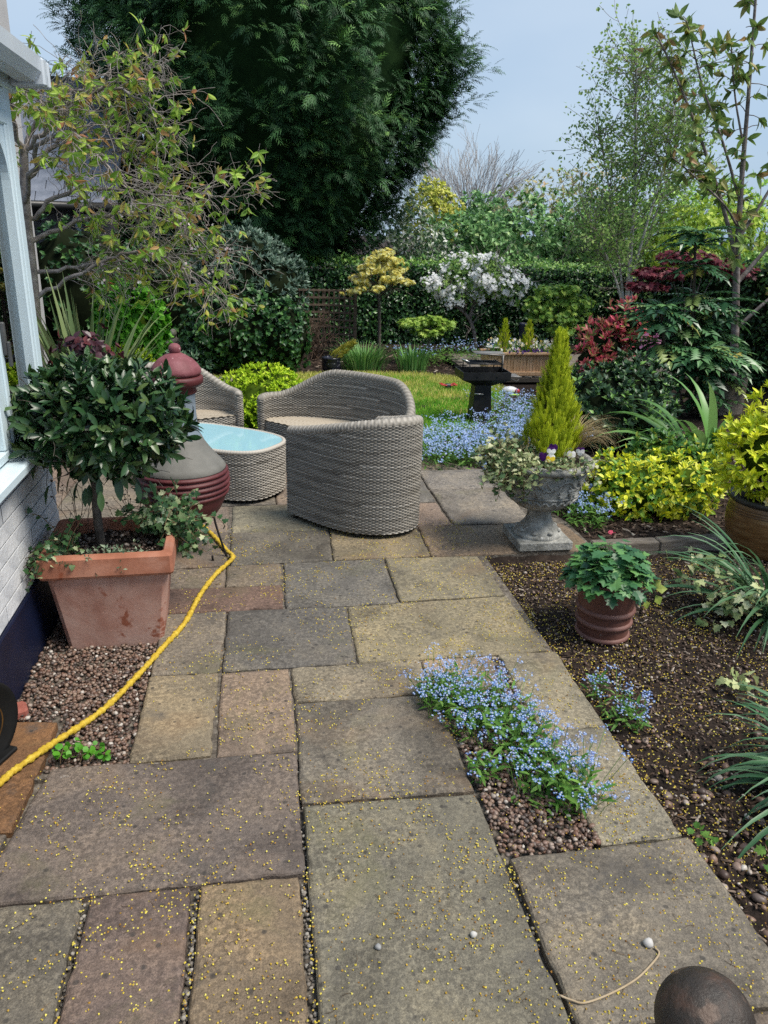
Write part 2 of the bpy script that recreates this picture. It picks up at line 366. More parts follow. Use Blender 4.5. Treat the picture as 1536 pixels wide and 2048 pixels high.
struct('ground', grid(-150, 150, -60, 240, 60, 60, lambda x, y: 0*x-.075), M_SOIL)
struct('soil_bed', grid(1.20, 6.4, .2, 8.6, 120, 190, lambda x, y: -.052+.010*lum(x*3, y*3)+.008*lum(x*11, y*11, 3)+.004*lum(x*31, y*29, 5)+np.where(y > 4.02, .022, 0)), M_SOIL, True)
def lawn_z(x, y): return -.03+.006*lum(x, y)
LAWN = np.array([(-1.9, 6.55), (-.2, 6.42), (.9, 6.22), (1.35, 6.3), (1.9, 6.9), (2.6, 8.0), (3.0, 9.0), (3.0, 9.55), (2.2, 10.15), (1.0, 10.2), (-.2, 9.95), (-1.2, 9.8), (-1.9, 9.0)])
_c = LAWN.mean(0)
V_ = [(_c[0], _c[1], -.03)]; n_ = 48
LP = resample(np.vstack([LAWN, LAWN[:1]]), .32)[0][:-1]
for f_ in np.linspace(.1, 1, 10):
    for p in LP: q = _c+(p-_c)*f_; V_.append((q[0], q[1], lawn_z(q[0], q[1])))
k_ = len(LP); F3 = [(0, 1+i, 1+(i+1) % k_) for i in range(k_)]; F4 = [(1+a*k_+i, 1+(a+1)*k_+i, 1+(a+1)*k_+(i+1) % k_, 1+a*k_+(i+1) % k_) for a in range(9) for i in range(k_)]
struct('lawn', (np.array(V_), [F3, F4]), M_LAWN, True)
def inpoly(P, x, y):
    r = np.zeros(len(x), bool); j = len(P)-1
    for i in range(len(P)):
        c = ((P[i, 1] > y) != (P[j, 1] > y)) & (x < (P[j, 0]-P[i, 0])*(y-P[i, 1])/(P[j, 1]-P[i, 1]+1e-12)+P[i, 0]); r ^= c; j = i
    return r
M_GRASS = leafm('grass_blades', [(.08, .27, .02), (.13, .34, .03), (.24, .36, .05)], .6, .35, .2)
M_GRASSY = leafm('dry_grass_blades', [(.26, .33, .05), (.44, .42, .11), (.56, .48, .20)], .6, .3, .2)
g_ = np.stack([U(-1.9, 3.0, 130000), U(6.2, 10.2, 130000)], 1); g_ = g_[inpoly(LAWN, g_[:, 0], g_[:, 1])][:75000]
dry = (.32*lum(g_[:, 0]*1.2, g_[:, 1]*1.9, 4)+.23*(g_[:, 1]-7.9)+U(-.3, .3, len(g_))) > .22
for nm, k, mt in (('lawn_grass', ~dry, M_GRASS), ('dry_lawn_grass', dry, M_GRASSY)):
    p = g_[k]; pos = np.c_[p, lawn_z(p[:, 0], p[:, 1])]; d = nrm(np.c_[U(-.5, .5, len(p)), U(-.5, .5, len(p)), np.full(len(p), .8)])
    o = part(None, nm, scatter((np.array([(-.09, 0, 0), (.09, 0, 0), (0, 1, .15)]), [[(0, 1, 2)]]), pos, d, randdir(len(p)), U(.03, .062, len(p))), mt, False, np.repeat(U(0, 1, len(p)), 3))
    tag(o, 'short green grass of the lawn near the wicker chairs' if nm == 'lawn_grass' else 'yellowed dry grass towards the back of the lawn', 'grass', kind='stuff')

# ------------------------------------------------------------------ patio of sandstone slabs
patio = struct('patio', B().add(poly_prism([(-1.0, -.4), (1.30, -.4), (1.30, 2.30), (-.98, 2.30)], -.07, -.034)).add(poly_prism([(-.98, 2.30), (1.30, 2.30), (1.29, 4.03), (2.0, 4.03), (2.0, 4.5), (1.8, 5.7), (1.25, 6.2), (-.2, 6.4), (-3.4, 6.5), (-3.4, 4.05), (-.5, 3.8), (-.46, 2.36)], -.07, -.016)), M_BED)
SL = {
 'A': ([(-.745, 2.338), (.092, 2.327), (.090, 1.772), (-.83, 1.771)], (.185, .150, .135)),
 'F1': ([(-.484, 2.893), (-.205, 2.889), (-.212, 2.345), (-.487, 2.345)], (.30, .245, .165)), 'F2': ([(-.186, 2.886), (.092, 2.893), (.094, 2.338), (-.187, 2.343)], (.29, .215, .165)),
 'E1': ([(.106, 2.893), (.668, 2.90), (.655, 2.645), (.108, 2.64)], (.32, .275, .20)), 'E2': ([(.681, 2.899), (.99, 2.903), (.985, 2.645), (.668, 2.645)], (.36, .27, .185)),
 'D': ([(.11, 2.628), (.675, 2.63), (.682, 2.05), (.102, 2.066)], (.225, .20, .165)),
 'C': ([(.106, 2.05), (.683, 2.035), (.699, 1.20), (.100, 1.20)], (.215, .20, .155)),
 'B1': ([(-.97, 1.755), (-.53, 1.757), (-.53, 1.20), (-.97, 1.20)], (.17, .155, .13)),
 'B2': ([(-.507, 1.755), (-.233, 1.757), (-.233, 1.20), (-.512, 1.20)], (.185, .135, .12)), 'B3': ([(-.205, 1.762), (.075, 1.757), (.070, 1.20), (-.208, 1.20)], (.25, .185, .12)),
 'R1': ([(1.03, 2.908), (1.30, 2.90), (1.285, 2.347), (1.03, 2.347)], (.33, .29, .205)), 'R2': ([(1.02, 2.333), (1.285, 2.335), (1.289, 1.766), (1.014, 1.762)], (.285, .26, .20)),
 'R3': ([(.712, 1.742), (1.307, 1.752), (1.315, 1.20), (.712, 1.20)], (.235, .205, .165)),
 'G1': ([(-.482, 3.445), (-.19, 3.446), (-.204, 2.905), (-.482, 2.907)], (.25, .215, .175)), 'G2': ([(-.176, 3.445), (.396, 3.435), (.385, 2.91), (-.186, 2.908)], (.165, .155, .145)), 'G3': ([(.41, 3.442), (1.25, 3.470), (1.262, 2.915), (.397, 2.915)], (.31, .265, .17)),
 'H0': ([(-.49, 3.725), (.09, 3.715), (.085, 3.456), (-.485, 3.462)], (.235, .145, .115)), 'H1': ([(-.20, 3.99), (.09, 3.997), (.09, 3.73), (-.20, 3.735)], (.225, .185, .145)), 'H1b': ([(-.535, 3.97), (-.213, 3.99), (-.211, 3.736), (-.50, 3.74)], (.235, .19, .15)),
 'H2': ([(.112, 4.003), (.676, 4.014), (.668, 3.465), (.103, 3.458)], (.19, .18, .165)), 'H3': ([(.692, 4.016), (1.238, 3.998), (1.242, 3.488), (.686, 3.478)], (.285, .25, .17)),
 'I0': ([(-.55, 4.507), (-.215, 4.502), (-.21, 4.008), (-.53, 3.99)], (.20, .165, .14)), 'I1': ([(-.195, 4.49), (.403, 4.483), (.385, 4.03), (-.185, 4.012)], (.185, .17, .145)),
 'I2': ([(.418, 4.48), (.966, 4.465), (.960, 4.032), (.396, 4.034)], (.28, .23, .15)), 'I3': ([(.985, 4.505), (1.955, 4.48), (1.985, 4.042), (.973, 4.028)], (.30, .215, .145)),
 'J1': ([(-.195, 4.98), (.405, 4.985), (.405, 4.503), (-.19, 4.508)], (.29, .27, .20)), 'J1b': ([(.42, 4.985), (.93, 4.975), (.97, 4.49), (.42, 4.50)], (.24, .21, .18)), 'J2': ([(.945, 4.96), (1.20, 4.95), (1.208, 4.525), (.985, 4.52)], (.34, .25, .20)), 'J3': ([(1.222, 5.222), (1.79, 5.225), (1.745, 4.525), (1.226, 4.525)], (.26, .235, .21)),
 'K1': ([(.945, 5.48), (1.205, 5.482), (1.20, 4.975), (.945, 4.975)], (.25, .24, .225)), 'K3': ([(1.222, 5.70), (1.74, 5.695), (1.79, 5.245), (1.222, 5.242)], (.27, .25, .235)), 'L3': ([(.945, 6.15), (1.27, 6.08), (1.55, 5.72), (.945, 5.72)], (.28, .23, .18)),
 'orange': ([(-.985, 2.64), (-.79, 2.614), (-.80, 2.05), (-.985, 2.065)], (.24, .115, .045)), 'P0': ([(-.985, 2.05), (-.81, 2.035), (-.845, 1.78), (-.985, 1.78)], (.17, .15, .13)),
}
for i, x in enumerate((-.97, -.39, .19, .77)):
    SL['Z%d' % i] = ([(x, 1.185), (x+.565, 1.185), (x+.565, .62), (x, .62)], (.2+.02*(i % 2), .18, .15)); SL['Y%d' % i] = ([(x, .605), (x+.565, .605), (x+.565, .04), (x, .04)], (.22, .19+.01*(i % 3), .155))
for j, (y0, y1) in enumerate(((4.06, 4.50), (4.52, 4.98), (5.0, 5.48), (5.5, 5.97), (5.99, 6.36))):
    x = -3.3+.2*(j % 2)
    while x < (-.58 if j == 0 else -.22 if j == 1 else .92):
        wd = [.57, .86, .40, .57, .30][int(U(0, 5))]; x1 = min(x+wd, -.58 if j == 0 else -.21 if j == 1 else .93)
        if x1-x > .12: SL['q%d_%.1f' % (j, x)] = ([(x, y1), (x1-.014, y1), (x1-.014, y0), (x, y0)], tuple(np.array([(.25, .215, .18), (.21, .19, .165), (.29, .23, .19), (.26, .19, .155)][int(U(0, 4))])))
        x = x1
def slab(P, col):
    P = np.array(P); c = P.mean(0); P = P+np.sign(P-c)*(.003 if c[1] > 1.78 else .0015); ring = []
    for i in range(4):
        a, b = P[i], P[(i+1) % 4]; L = np.linalg.norm(b-a); n = max(4, int(L/.035)); t = np.arange(n)/n; nn = np.array([-(b-a)[1], (b-a)[0]])/L
        j = RG.normal(size=n)*.0011+.0022*np.sin(t*U(6, 14)+U(0, 6))-.006*(U(0, 1, n) > .95); j[0] = -.004
        ring.append(a+(b-a)*t[:, None]-nn*j[:, None]*-1)
    ring = np.vstack(ring)[::-1]; n = len(ring); tz = U(-.0025, .0025); gx, gy = U(-.004, .004, 2)
    zf = lambda q: tz+gx*(q[:, 0]-c[0])+gy*(q[:, 1]-c[1])
    ins = ring+(c-ring)*(.006/np.linalg.norm(c-ring, axis=1))[:, None]; in2 = ring+(c-ring)*(.016/np.linalg.norm(c-ring, axis=1))[:, None]
    V = np.vstack([np.c_[ring, np.full(n, -.05)], np.c_[ring, zf(ring)-.008-.003*U(0, 1, n)], np.c_[ins, zf(ins)-.0025-.0015*U(0, 1, n)], np.c_[in2, zf(in2)]])-np.array([c[0], c[1], 0])
    i = np.arange(n); j = (i+1) % n
    F = np.concatenate([np.stack([i+k*n, j+k*n, j+(k+1)*n, i+(k+1)*n], 1) for k in range(3)])
    o = link('paving_slab', mesh('paving_slab', V, [F, [list(range(3*n, 4*n))]], M_SLAB), patio, (c[0], c[1], 0)); o.color = tuple(col)+(1,)
for P, col in SL.values():
    col = np.array(col); g_m = col.mean()*np.array([1.10, 1.0, .86]); slab(P, tuple(g_m+(col-g_m)*.80))

# ------------------------------------------------------------------ gravel, mulch, fallen blossom
ICO = []
def icosphere(sub=True):
    t = (1+5**.5)/2; V = [(-1, t, 0), (1, t, 0), (-1, -t, 0), (1, -t, 0), (0, -1, t), (0, 1, t), (0, -1, -t), (0, 1, -t), (t, 0, -1), (t, 0, 1), (-t, 0, -1), (-t, 0, 1)]
    F = [(0, 11, 5), (0, 5, 1), (0, 1, 7), (0, 7, 10), (0, 10, 11), (1, 5, 9), (5, 11, 4), (11, 10, 2), (10, 7, 6), (7, 1, 8), (3, 9, 4), (3, 4, 2), (3, 2, 6), (3, 6, 8), (3, 8, 9), (4, 9, 5), (2, 4, 11), (6, 2, 10), (8, 6, 7), (9, 8, 1)]
    V = [nrm(v) for v in V]; mid = {}; G = []
    if not sub: return np.array(V), [np.array(F)]
    def m(a, b):
        k = (min(a, b), max(a, b))
        if k not in mid: mid[k] = len(V); V.append(nrm(V[a]+V[b]))
        return mid[k]
    for a, b, c in F: x, y, z = m(a, b), m(b, c), m(c, a); G += [(a, x, z), (b, y, x), (c, z, y), (x, y, z)]
    return np.array(V), [np.array(G)]
ICO = icosphere(); ICO0 = icosphere(False)
def stones(pos, size, squash=(.55, .8), base=None):
    n = len(pos); V, F = base or ICO; a = U(0, 6.28, n); rx, ry, rz_ = size, size*U(.65, .95, n), size*U(squash[0], squash[1], n)
    W = V[None]*np.stack([rx, ry, rz_], 1)[:, None]*(1+.12*np.sin(V[None, :, 0]*3+U(0, 6, n)[:, None])+.1*np.sin(V[None, :, 1]*4+U(0, 6, n)[:, None]))[..., None]
    til = U(-.4, .4, n)[:, None]; W = np.stack([W[..., 0], W[..., 1]*np.cos(til)-W[..., 2]*np.sin(til), W[..., 1]*np.sin(til)+W[..., 2]*np.cos(til)], -1)
    ca, sa = np.cos(a)[:, None], np.sin(a)[:, None]; W = np.stack([W[..., 0]*ca-W[..., 1]*sa, W[..., 0]*sa+W[..., 1]*ca, W[..., 2]], -1)+np.asarray(pos)[:, None]
    return W.reshape(-1, 3), [(F[0][None]+np.arange(n)[:, None, None]*len(V)).reshape(-1, 3)]
M_PEB = leafm('river_pebbles', [(0, (.045, .028, .022)), (.25, (.11, .065, .048)), (.42, (.19, .115, .08)), (.55, (.085, .065, .058)), (.70, (.24, .165, .12)), (.82, (.15, .075, .05)), (.94, (.34, .28, .235)), (1, (.50, .46, .41))], .5, 0, .5)
M_PEBD = leafm('wet_dark_pebbles', [(0, (.035, .024, .02)), (.35, (.085, .055, .042)), (.6, (.14, .09, .065)), (.85, (.20, .15, .12)), (1, (.42, .37, .32))], .42, 0, .5)
M_PEBG = leafm('fine_grit', [(0, (.06, .04, .03)), (.4, (.15, .10, .075)), (.75, (.26, .20, .16)), (1, (.45, .40, .35))], .7, 0, .3)
def pebble_area(name, label, x0, x1, y0, y1, n, size, z, mat, keepf=None, cat='gravel', base=None):
    p = np.stack([U(x0, x1, n), U(y0, y1, n)], 1)
    if keepf is not None: p = p[keepf(p)]
    n = len(p); s = U(size[0], size[1], n); pos = np.c_[p, z+U(0, .022, n)]
    o = part(None, name, stones(pos, s, base=base), mat, True, np.repeat(U(0, 1, n), len((base or ICO)[0]))); return tag(o, label, cat, kind='stuff')
struct('gravel_bed', grid(-1.0, -.44, 2.30, 3.82, 8, 20, lambda x, y: 0*x-.040), M_BED)
pebble_area('gravel', 'brown and white gravel between the house wall and the paving', -.985, -.455, 2.32, 3.80, 5200, (.006, .0125), -.036, M_PEB, lambda p: ~((p[:, 0] < -.77) & (p[:, 1] < 2.66)) & (p[:, 0] < -.49), base=ICO0)
pebble_area('gravel', 'pebbles filling the gap between slabs below the forget-me-nots', .70, 1.02, 1.755, 2.64, 2100, (.0055, .0115), -.022, M_PEB)
pebble_area('gravel', 'narrow line of dark pebbles between two pale slabs', .995, 1.025, 2.64, 2.90, 70, (.007, .012), -.026, M_PEBD)
pebble_area('gravel', 'scattered pebbles on the soil along the slab edge', 1.32, 2.3, 1.2, 2.35, 800, (.008, .02), -.052, M_PEB, lambda p: U(0, 1, len(p)) < np.clip(1.25-(p[:, 1]-1.2)*1.1+.3*lum(p[:, 0]*4, p[:, 1]*4), 0, 1))
pebble_area('gravel', 'sparse pale pebbles in the dark soil around the ringed pot', 1.33, 2.9, 2.2, 3.95, 520, (.005, .013), -.05, M_PEB, base=ICO0)
pebble_area('gravel', 'fine brown grit sprinkled through the soil of the right bed', 1.32, 3.3, 1.2, 3.97, 3000, (.003, .0075), -.048, M_PEBG, base=ICO0)
M_CHIP = leafm('bark_chips', [(0, (.022, .014, .010)), (.5, (.058, .037, .026)), (.8, (.11, .075, .055)), (.94, (.20, .15, .115)), (1, (.38, .33, .27))], .85, 0, .2)
CHIP = (np.array([(-.16, 0, 0), (.16, 0, .0), (.12, 1, .06), (-.1, .9, .02), (0, .5, .16)]), [[(0, 1, 4), (1, 2, 4), (2, 3, 4), (3, 0, 4)]])
def chips(name, label, x0, x1, y0, y1, n, size, z, keepf=None):
    p = np.stack([U(x0, x1, n), U(y0, y1, n)], 1)
    if keepf is not None: p = p[keepf(p)]
    n = len(p); a = U(0, 6.28, n); d = np.stack([np.cos(a), np.sin(a), U(-.15, .3, n)], 1)
    zz = z+.010*lum(p[:, 0]*3, p[:, 1]*3)+.008*lum(p[:, 0]*11, p[:, 1]*11, 3)
    o = part(None, name, scatter(CHIP, np.c_[p, zz+U(0, .006, n)], d, nrm(np.array([0, 0, 1.])+randdir(n)*.4), U(size[0], size[1], n)), M_CHIP, False, np.repeat(U(0, 1, n), 5)); return tag(o, label, 'bark mulch', kind='stuff')
chips('bark_mulch', 'dark bark mulch on the bed in front of the sleeper', 1.31, 3.4, 1.2, 3.98, 13000, (.008, .036), -.05)
chips('bark_mulch', 'bark mulch under the golden shrubs behind the sleeper', 1.95, 4.6, 4.12, 7.0, 9000, (.02, .06), -.028, lambda p: p[:, 0] > 1.75+(p[:, 1] < 4.6)*.28)
chips('leaf_litter', 'brown leaf litter along the back border', -1.5, 5.2, 10.2, 13.0, 4500, (.03, .08), -.07)
M_BLO = leafm('fallen_blossom', [(0, (.26, .12, .03)), (.2, (.46, .30, .05)), (.55, (.60, .47, .06)), (1, (.66, .58, .14))], .7, .1, .2, 1.1)
BLO = (np.array([(-.5, 0, 0), (.5, .05, 0), (0, .5, .1), (0, -.5, .1), (0, 0, .55), (.25, .3, .45)]), [[(0, 3, 4), (3, 1, 4), (1, 2, 5), (2, 0, 4), (1, 5, 4), (5, 2, 4)]])
n_ = 34000; p = np.stack([U(-.95, 1.32, n_), 1.1+3.5*U(0, 1, n_)**1.0], 1)
dens = np.clip(.32+.95*lum(p[:, 0]*2.6, p[:, 1]*2.6, 9)+.75*lum(p[:, 0]*11, p[:, 1]*10, 2)+.28*p[:, 0]-.05*np.abs(p[:, 1]-2.0), .03, 1)
seam = np.minimum.reduce([np.abs(p[:, 0]-v) for v in (.098, -.22, -.52, .69)]) < .012
p = p[(U(0, 1, n_) < dens*.55) | (seam & (U(0, 1, n_) < .9) & (p[:, 1] < 1.76))]; pe = np.stack([U(-.9, 1.3, 5200), U(1.15, 2.1, 5200)], 1); pe = pe[U(0, 1, 5200) < np.clip(.15+.9*lum(pe[:, 0]*7, pe[:, 1]*7, 5)+.5*lum(pe[:, 0]*23, pe[:, 1]*21, 1), 0, .8)]; p = np.vstack([p, pe]); p = p[~((p[:, 0] < -.46) & (p[:, 1] > 2.32))]
p = p[~((p[:, 0] > .7) & (p[:, 0] < 1.03) & (p[:, 1] > 1.74) & (p[:, 1] < 2.65) & (U(0, 1, len(p)) < .6))]
def blossom(name, label, p, z, size):
    n = len(p); a = U(0, 6.28, n); d = np.stack([np.cos(a), np.sin(a), U(-.3, .3, n)], 1)
    o = part(None, name, scatter(BLO, np.c_[p, np.full(n, z)], d, nrm(np.array([0, 0, 1.])+randdir(n)*.5), U(size[0], size[1], n)), M_BLO, False, np.repeat(U(0, 1, n), 6)); tag(o, label, 'blossom', kind='stuff')
blossom('fallen_blossom', 'tiny yellow fallen flowers scattered over the paving', p, .0018, (.0038, .0075))
p2 = np.stack([U(1.30, 3.0, 14000), U(1.15, 3.95, 14000)], 1); p2 = p2[U(0, 1, 14000) < np.clip(.75+.5*lum(p2[:, 0]*3, p2[:, 1]*3, 4)-.28*(p2[:, 0]-1.3), .05, 1)]
blossom('fallen_blossom', 'tiny yellow fallen flowers sprinkled on the dark soil', p2, -.036, (.004, .008))
sm_ = []
for x0_, y0_, y1_, n_q in ((-.521, 1.2, 1.75, 90), (-.219, 1.2, 1.75, 110), (.088, 1.2, 1.75, 130), (.097, 1.78, 2.32, 30), (.705, 1.2, 1.73, 25)):
    sm_.append(np.c_[x0_+U(-.008, .008, n_q), U(y0_, y1_, n_q), U(-.032, -.016, n_q)])
sm_ = np.vstack(sm_); tag(part(None, 'joint_grit', stones(sm_, U(.003, .0085, len(sm_)), base=ICO0), leafm('mortar_grit', [(.10, .085, .07), (.20, .175, .15), (.36, .33, .29), (.05, .042, .034)], .9, 0, .2), True, np.repeat(U(0, 1, len(sm_)), 12)), 'grey mortar crumbs lying in the open joints of the near slabs', 'grit', kind='stuff')
M_STALK = surf('flower_stalk', [(.05, .03, .015), (.16, .10, .05)], 30, .8)
b = B()
for q in p[(p[:, 1] < 2.2)][:420]:
    a = U(0, 6.28); L = U(.008, .03); c_ = U(-1, 1)
    P_ = np.array([(q[0]+math.cos(a+c_*t)*L*t, q[1]+math.sin(a+c_*t)*L*t, .004) for t in (0, .35, .7, 1.0)]); b.add(tube(P_, .0006, 3, False))
tag(part(None, 'fallen_flower_stalks', b, M_STALK), 'hair-thin dark stalks of fallen flowers on the near slabs', 'blossom', kind='stuff')

# ------------------------------------------------------------------ conservatory at the left
con = thing('conservatory', 'pale blue framed conservatory on a white brick dwarf wall', 'conservatory', (-1.02, 4.0, 0))
wall = part(con, 'wall', B().add(box((-1.085, 2.1, .545), (.15, 3.70, .53))).add(box((-2.3, 3.93, .545), (2.28, .13, .53))), M_WHITE)
M_BRICK = surf('painted_brick', [(.44, .45, .47), (.60, .61, .63), (.70, .70, .71)], 6, .6, .5, 30, 9, speck=(16, .74, (.40, .39, .38)))
bm_ = [mesh('brick', *box((0, 0, 0), (.003, .217+.003*k, .069), .0012), M_BRICK) for k in (-1, 0, 1)]
for r_ in range(7):
    y = 2.16-(r_ % 2)*.112
    while y < 3.93:
        o = bpy.data.objects.new('brick', bm_[int(U(0, 3))]); COL.objects.link(o); o.parent = wall
        o.location = (-1.0045+1.02+U(-.001, .001), min(y+.107, 3.85)-4.0, .316+r_*.0755); y += .2225
part(con, 'plinth', B().add(box((-1.07, 2.1, .115), (.16, 3.72, .325), .006)).add(box((-2.3, 3.945, .115), (2.28, .14, .325))), M_NAVY)
part(con, 'sill', B().add(box((-1.04, 2.12, .832), (.22, 3.80, .045), .008)).add(box((-2.3, 3.97, .832), (2.3, .18, .045), .008)), M_UPVC)
fr_ = B()
fr_.add(box((-1.06, 3.957, 1.60), (.116, .072, 1.49), .006)).add(box((-1.06, 2.12, 2.24), (.11, 3.75, .09), .005))
WIN = [(3.42, 3.922), (2.62, 3.35), (1.90, 2.52), (1.10, 1.80), (.34, 1.0)]
for a, b_ in zip([w_[0] for w_ in WIN][:-1], [w_[1] for w_ in WIN][1:]): fr_.add(box((-1.06, (a+b_)/2, 1.525), (.10, a-b_, 1.34), .005))
fr_.add(box((-3.36, 3.945, 1.55), (.1, .1, 1.4), .005)).add(box((-2.2, 3.945, 2.24), (2.3, .09, .09), .005))
for x in (-1.75, -2.5): fr_.add(box((x, 3.945, 1.525), (.09, .085, 1.34), .005))
part(con, 'frame', fr_, M_UPVC)
def window(axis, a, b_, fixed, cas=True):
    """casement with an arched head; axis 'y' runs along y at x=fixed, axis 'x' along x at y=fixed"""
    f = lambda u, z, d: (fixed+d, u, z) if axis == 'y' else (u, fixed+d, z)
    sz = lambda lu, lz, ld: (ld, lu, lz) if axis == 'y' else (lu, ld, lz)
    bb = B(); wd = .042
    bb.add(box(f((a+b_)/2, .883, .012), sz(b_-a, wd, .07), .006)).add(box(f(a+wd/2, 1.525, .012), sz(wd, 1.24, .07), .006)).add(box(f(b_-wd/2, 1.525, .012), sz(wd, 1.24, .07), .006)).add(box(f((a+b_)/2, 2.17, .012), sz(b_-a, .055, .07), .006))
    # arch spandrels
    n = 10; c = (a+b_)/2; hw = (b_-a)/2-wd; t = np.linspace(0, math.pi, 2*n+1); ar = np.stack([c+hw*np.cos(t), 1.93+.19*np.sin(t)], 1); top = np.stack([ar[:, 0], np.full(len(t), 2.145)], 1)
    for d0 in (.037, -.013):
        V = [f(u, z, d0) for u, z in np.vstack([ar, top])]; m_ = len(t); bb.add((np.array(V), [[(i, i+1, i+1+m_, i+m_) for i in range(m_-1)]]))
    V = [f(u, z, .037) for u, z in ar]+[f(u, z, -.013) for u, z in ar]; bb.add((np.array(V), [[(i, i+1, i+1+len(t), i+len(t)) for i in range(len(t)-1)]]))
    w_ = part(con, 'window', bb, M_UPVC)
    off = worldloc(w_)
    pn = box(f((a+b_)/2, 1.52, .0), sz(b_-a-2*wd+.01, 1.24, .008)); link('pane', mesh('pane', pn[0]-off, pn[1], M_GLASS), w_)
    if cas:
        h = B().add(box(f(a+.03, 1.33, .056), sz(.022, .13, .016), .004)).add(box(f(a+.03, 1.27, .07), sz(.018, .10, .014), .004)); link('handle', h.mesh('handle', surf('dark_handle', [(.05, .05, .05), (.09, .09, .09)], 10, .4), False, off), w_)
for a, b_ in WIN: window('y', a, b_, -1.05)
for a, b_ in ((-1.70, -1.12), (-2.45, -1.80), (-3.30, -2.55)): window('x', a, b_, 3.945, False)
gut = B(); gp = np.array([(-.065, .05), (-.062, -.005), (-.035, -.045), (.035, -.045), (.062, -.005), (.065, .05), (.058, .05), (.055, -.002), (.03, -.037), (-.03, -.037), (-.055, -.002), (-.058, .05)])
V = np.concatenate([np.c_[gp[:, 0]-.925, np.full(12, y), gp[:, 1]+2.365] for y in (.2, 4.10)]); gut.add((V, [[(i, (i+1) % 12, 12+(i+1) % 12, 12+i) for i in range(12)], [tuple(range(12, 24))]]))
gut.add(box((-.925, 4.105, 2.362), (.142, .02, .105), .008)).add(box((-.925, 4.02, 2.36), (.146, .05, .108), .008))
part(con, 'gutter', gut, M_GUT)
part(con, 'fascia', B().add(box((-1.02, 2.12, 2.335), (.05, 3.95, .10), .006)).add(box((-2.2, 4.0, 2.335), (2.4, .04, .10), .006)), M_UPVC)
rf = B()
V = np.array([(-.95, .2, 2.40), (-.95, 4.08, 2.40), (-3.4, 4.08, 3.05), (-3.4, .2, 3.05)]); rf.add((np.vstack([V, V-[0, 0, .03]]), [[(0, 1, 2, 3), (7, 6, 5, 4), (0, 4, 5, 1), (1, 5, 6, 2), (2, 6, 7, 3), (3, 7, 4, 0)]]))
part(con, 'roof', rf, surf('polycarbonate_roof', [(.45, .48, .5), (.55, .57, .58)], 3, .4))
part(con, 'inner_floor', B().add(box((-2.2, 2.1, .27), (2.2, 3.6, .02))), surf('tiled_floor', [(.3, .26, .22), (.36, .32, .28)], 6, .4))
part(con, 'house_side', B().add(box((-3.46, 2.0, 1.6), (.1, 4.1, 3.3))), surf('cream_render', [(.4, .42, .43), (.46, .47, .47)], 6, .8))

# buildings behind
M_REND = surf('grey_render', [(.42, .41, .42), (.50, .49, .50)], 3, .85, .3, 70)
hs = thing('rendered_house', 'tall pale rendered house wall rising above the conservatory gutter', 'house', (-4.0, 9.4, 0))
part(hs, 'wall', B().add(box((-4.5, 9.5, 3.0), (4.0, .9, 6.2), .01)), M_REND)
part(hs, 'corner_strip', B().add(box((-2.66, 9.02, 3.0), (.30, .05, 6.2), .01)), surf('pale_render', [(.50, .49, .5), (.56, .55, .56)], 4, .85, .2, 60))
gr = thing('garage', 'grey walled garage with blue grey slate roof behind the cherry tree', 'garage', (-4.0, 12.9, 0))
part(gr, 'wall', B().add(box((-4.0, 14.0, .95), (3.9, 2.6, 2.15), .01)), surf('dark_grey_render', [(.10, .095, .10), (.14, .13, .135)], 3, .9, .3, 50))
M_SLATE = surf('slate', [(.13, .15, .19), (.19, .21, .26), (.25, .27, .32)], 5, .55, .3, 40)
th_ = math.atan2(1.9, 2.0); sl_L = math.hypot(1.9, 2.0)
rf = part(gr, 'roof', (np.array([(-6.1, 12.45, 2.0), (-1.95, 12.45, 2.0), (-1.95, 14.45, 3.9), (-6.1, 14.45, 3.9), (-1.95, 16.0, 2.0), (-6.1, 16.0, 2.0)]), [[(0, 1, 2, 3), (3, 2, 4, 5)]]), M_SLATE)
tm = mesh('slate', *box((0, 0, 0), (.238, .28, .022), .002, M=np.array([[1, 0, 0], [0, math.cos(th_), -math.sin(th_)], [0, math.sin(th_), math.cos(th_)]])), M_SLATE)
for r_ in range(12):
    for c_ in range(8):
        o = bpy.data.objects.new('slate', tm); COL.objects.link(o); o.parent = rf; s_ = .1+r_*.225
        o.location = (-3.95+c_*.25+(r_ % 2)*.125+4.0, 12.45+s_*math.cos(th_)-.02-12.9, 2.0+s_*math.sin(th_)+.022+U(0, .004))
con.location.y -= .15
part(gr, 'gutter', tube([(-6.1, 12.40, 1.97), (-1.95, 12.40, 1.97)], .06, 8), surf('black_gutter', [(.02, .02, .02), (.03, .03, .03)], 5, .4), True)
part(gr, 'downpipe', B().add(tube([(-2.55, 12.62, 1.95), (-2.55, 12.62, -.07)], .035, 8)).add(box((-2.55, 12.62, 1.72), (.09, .07, .12), .01)), surf('grey_pipe', [(.3, .36, .42), (.36, .42, .48)], 5, .4), True)
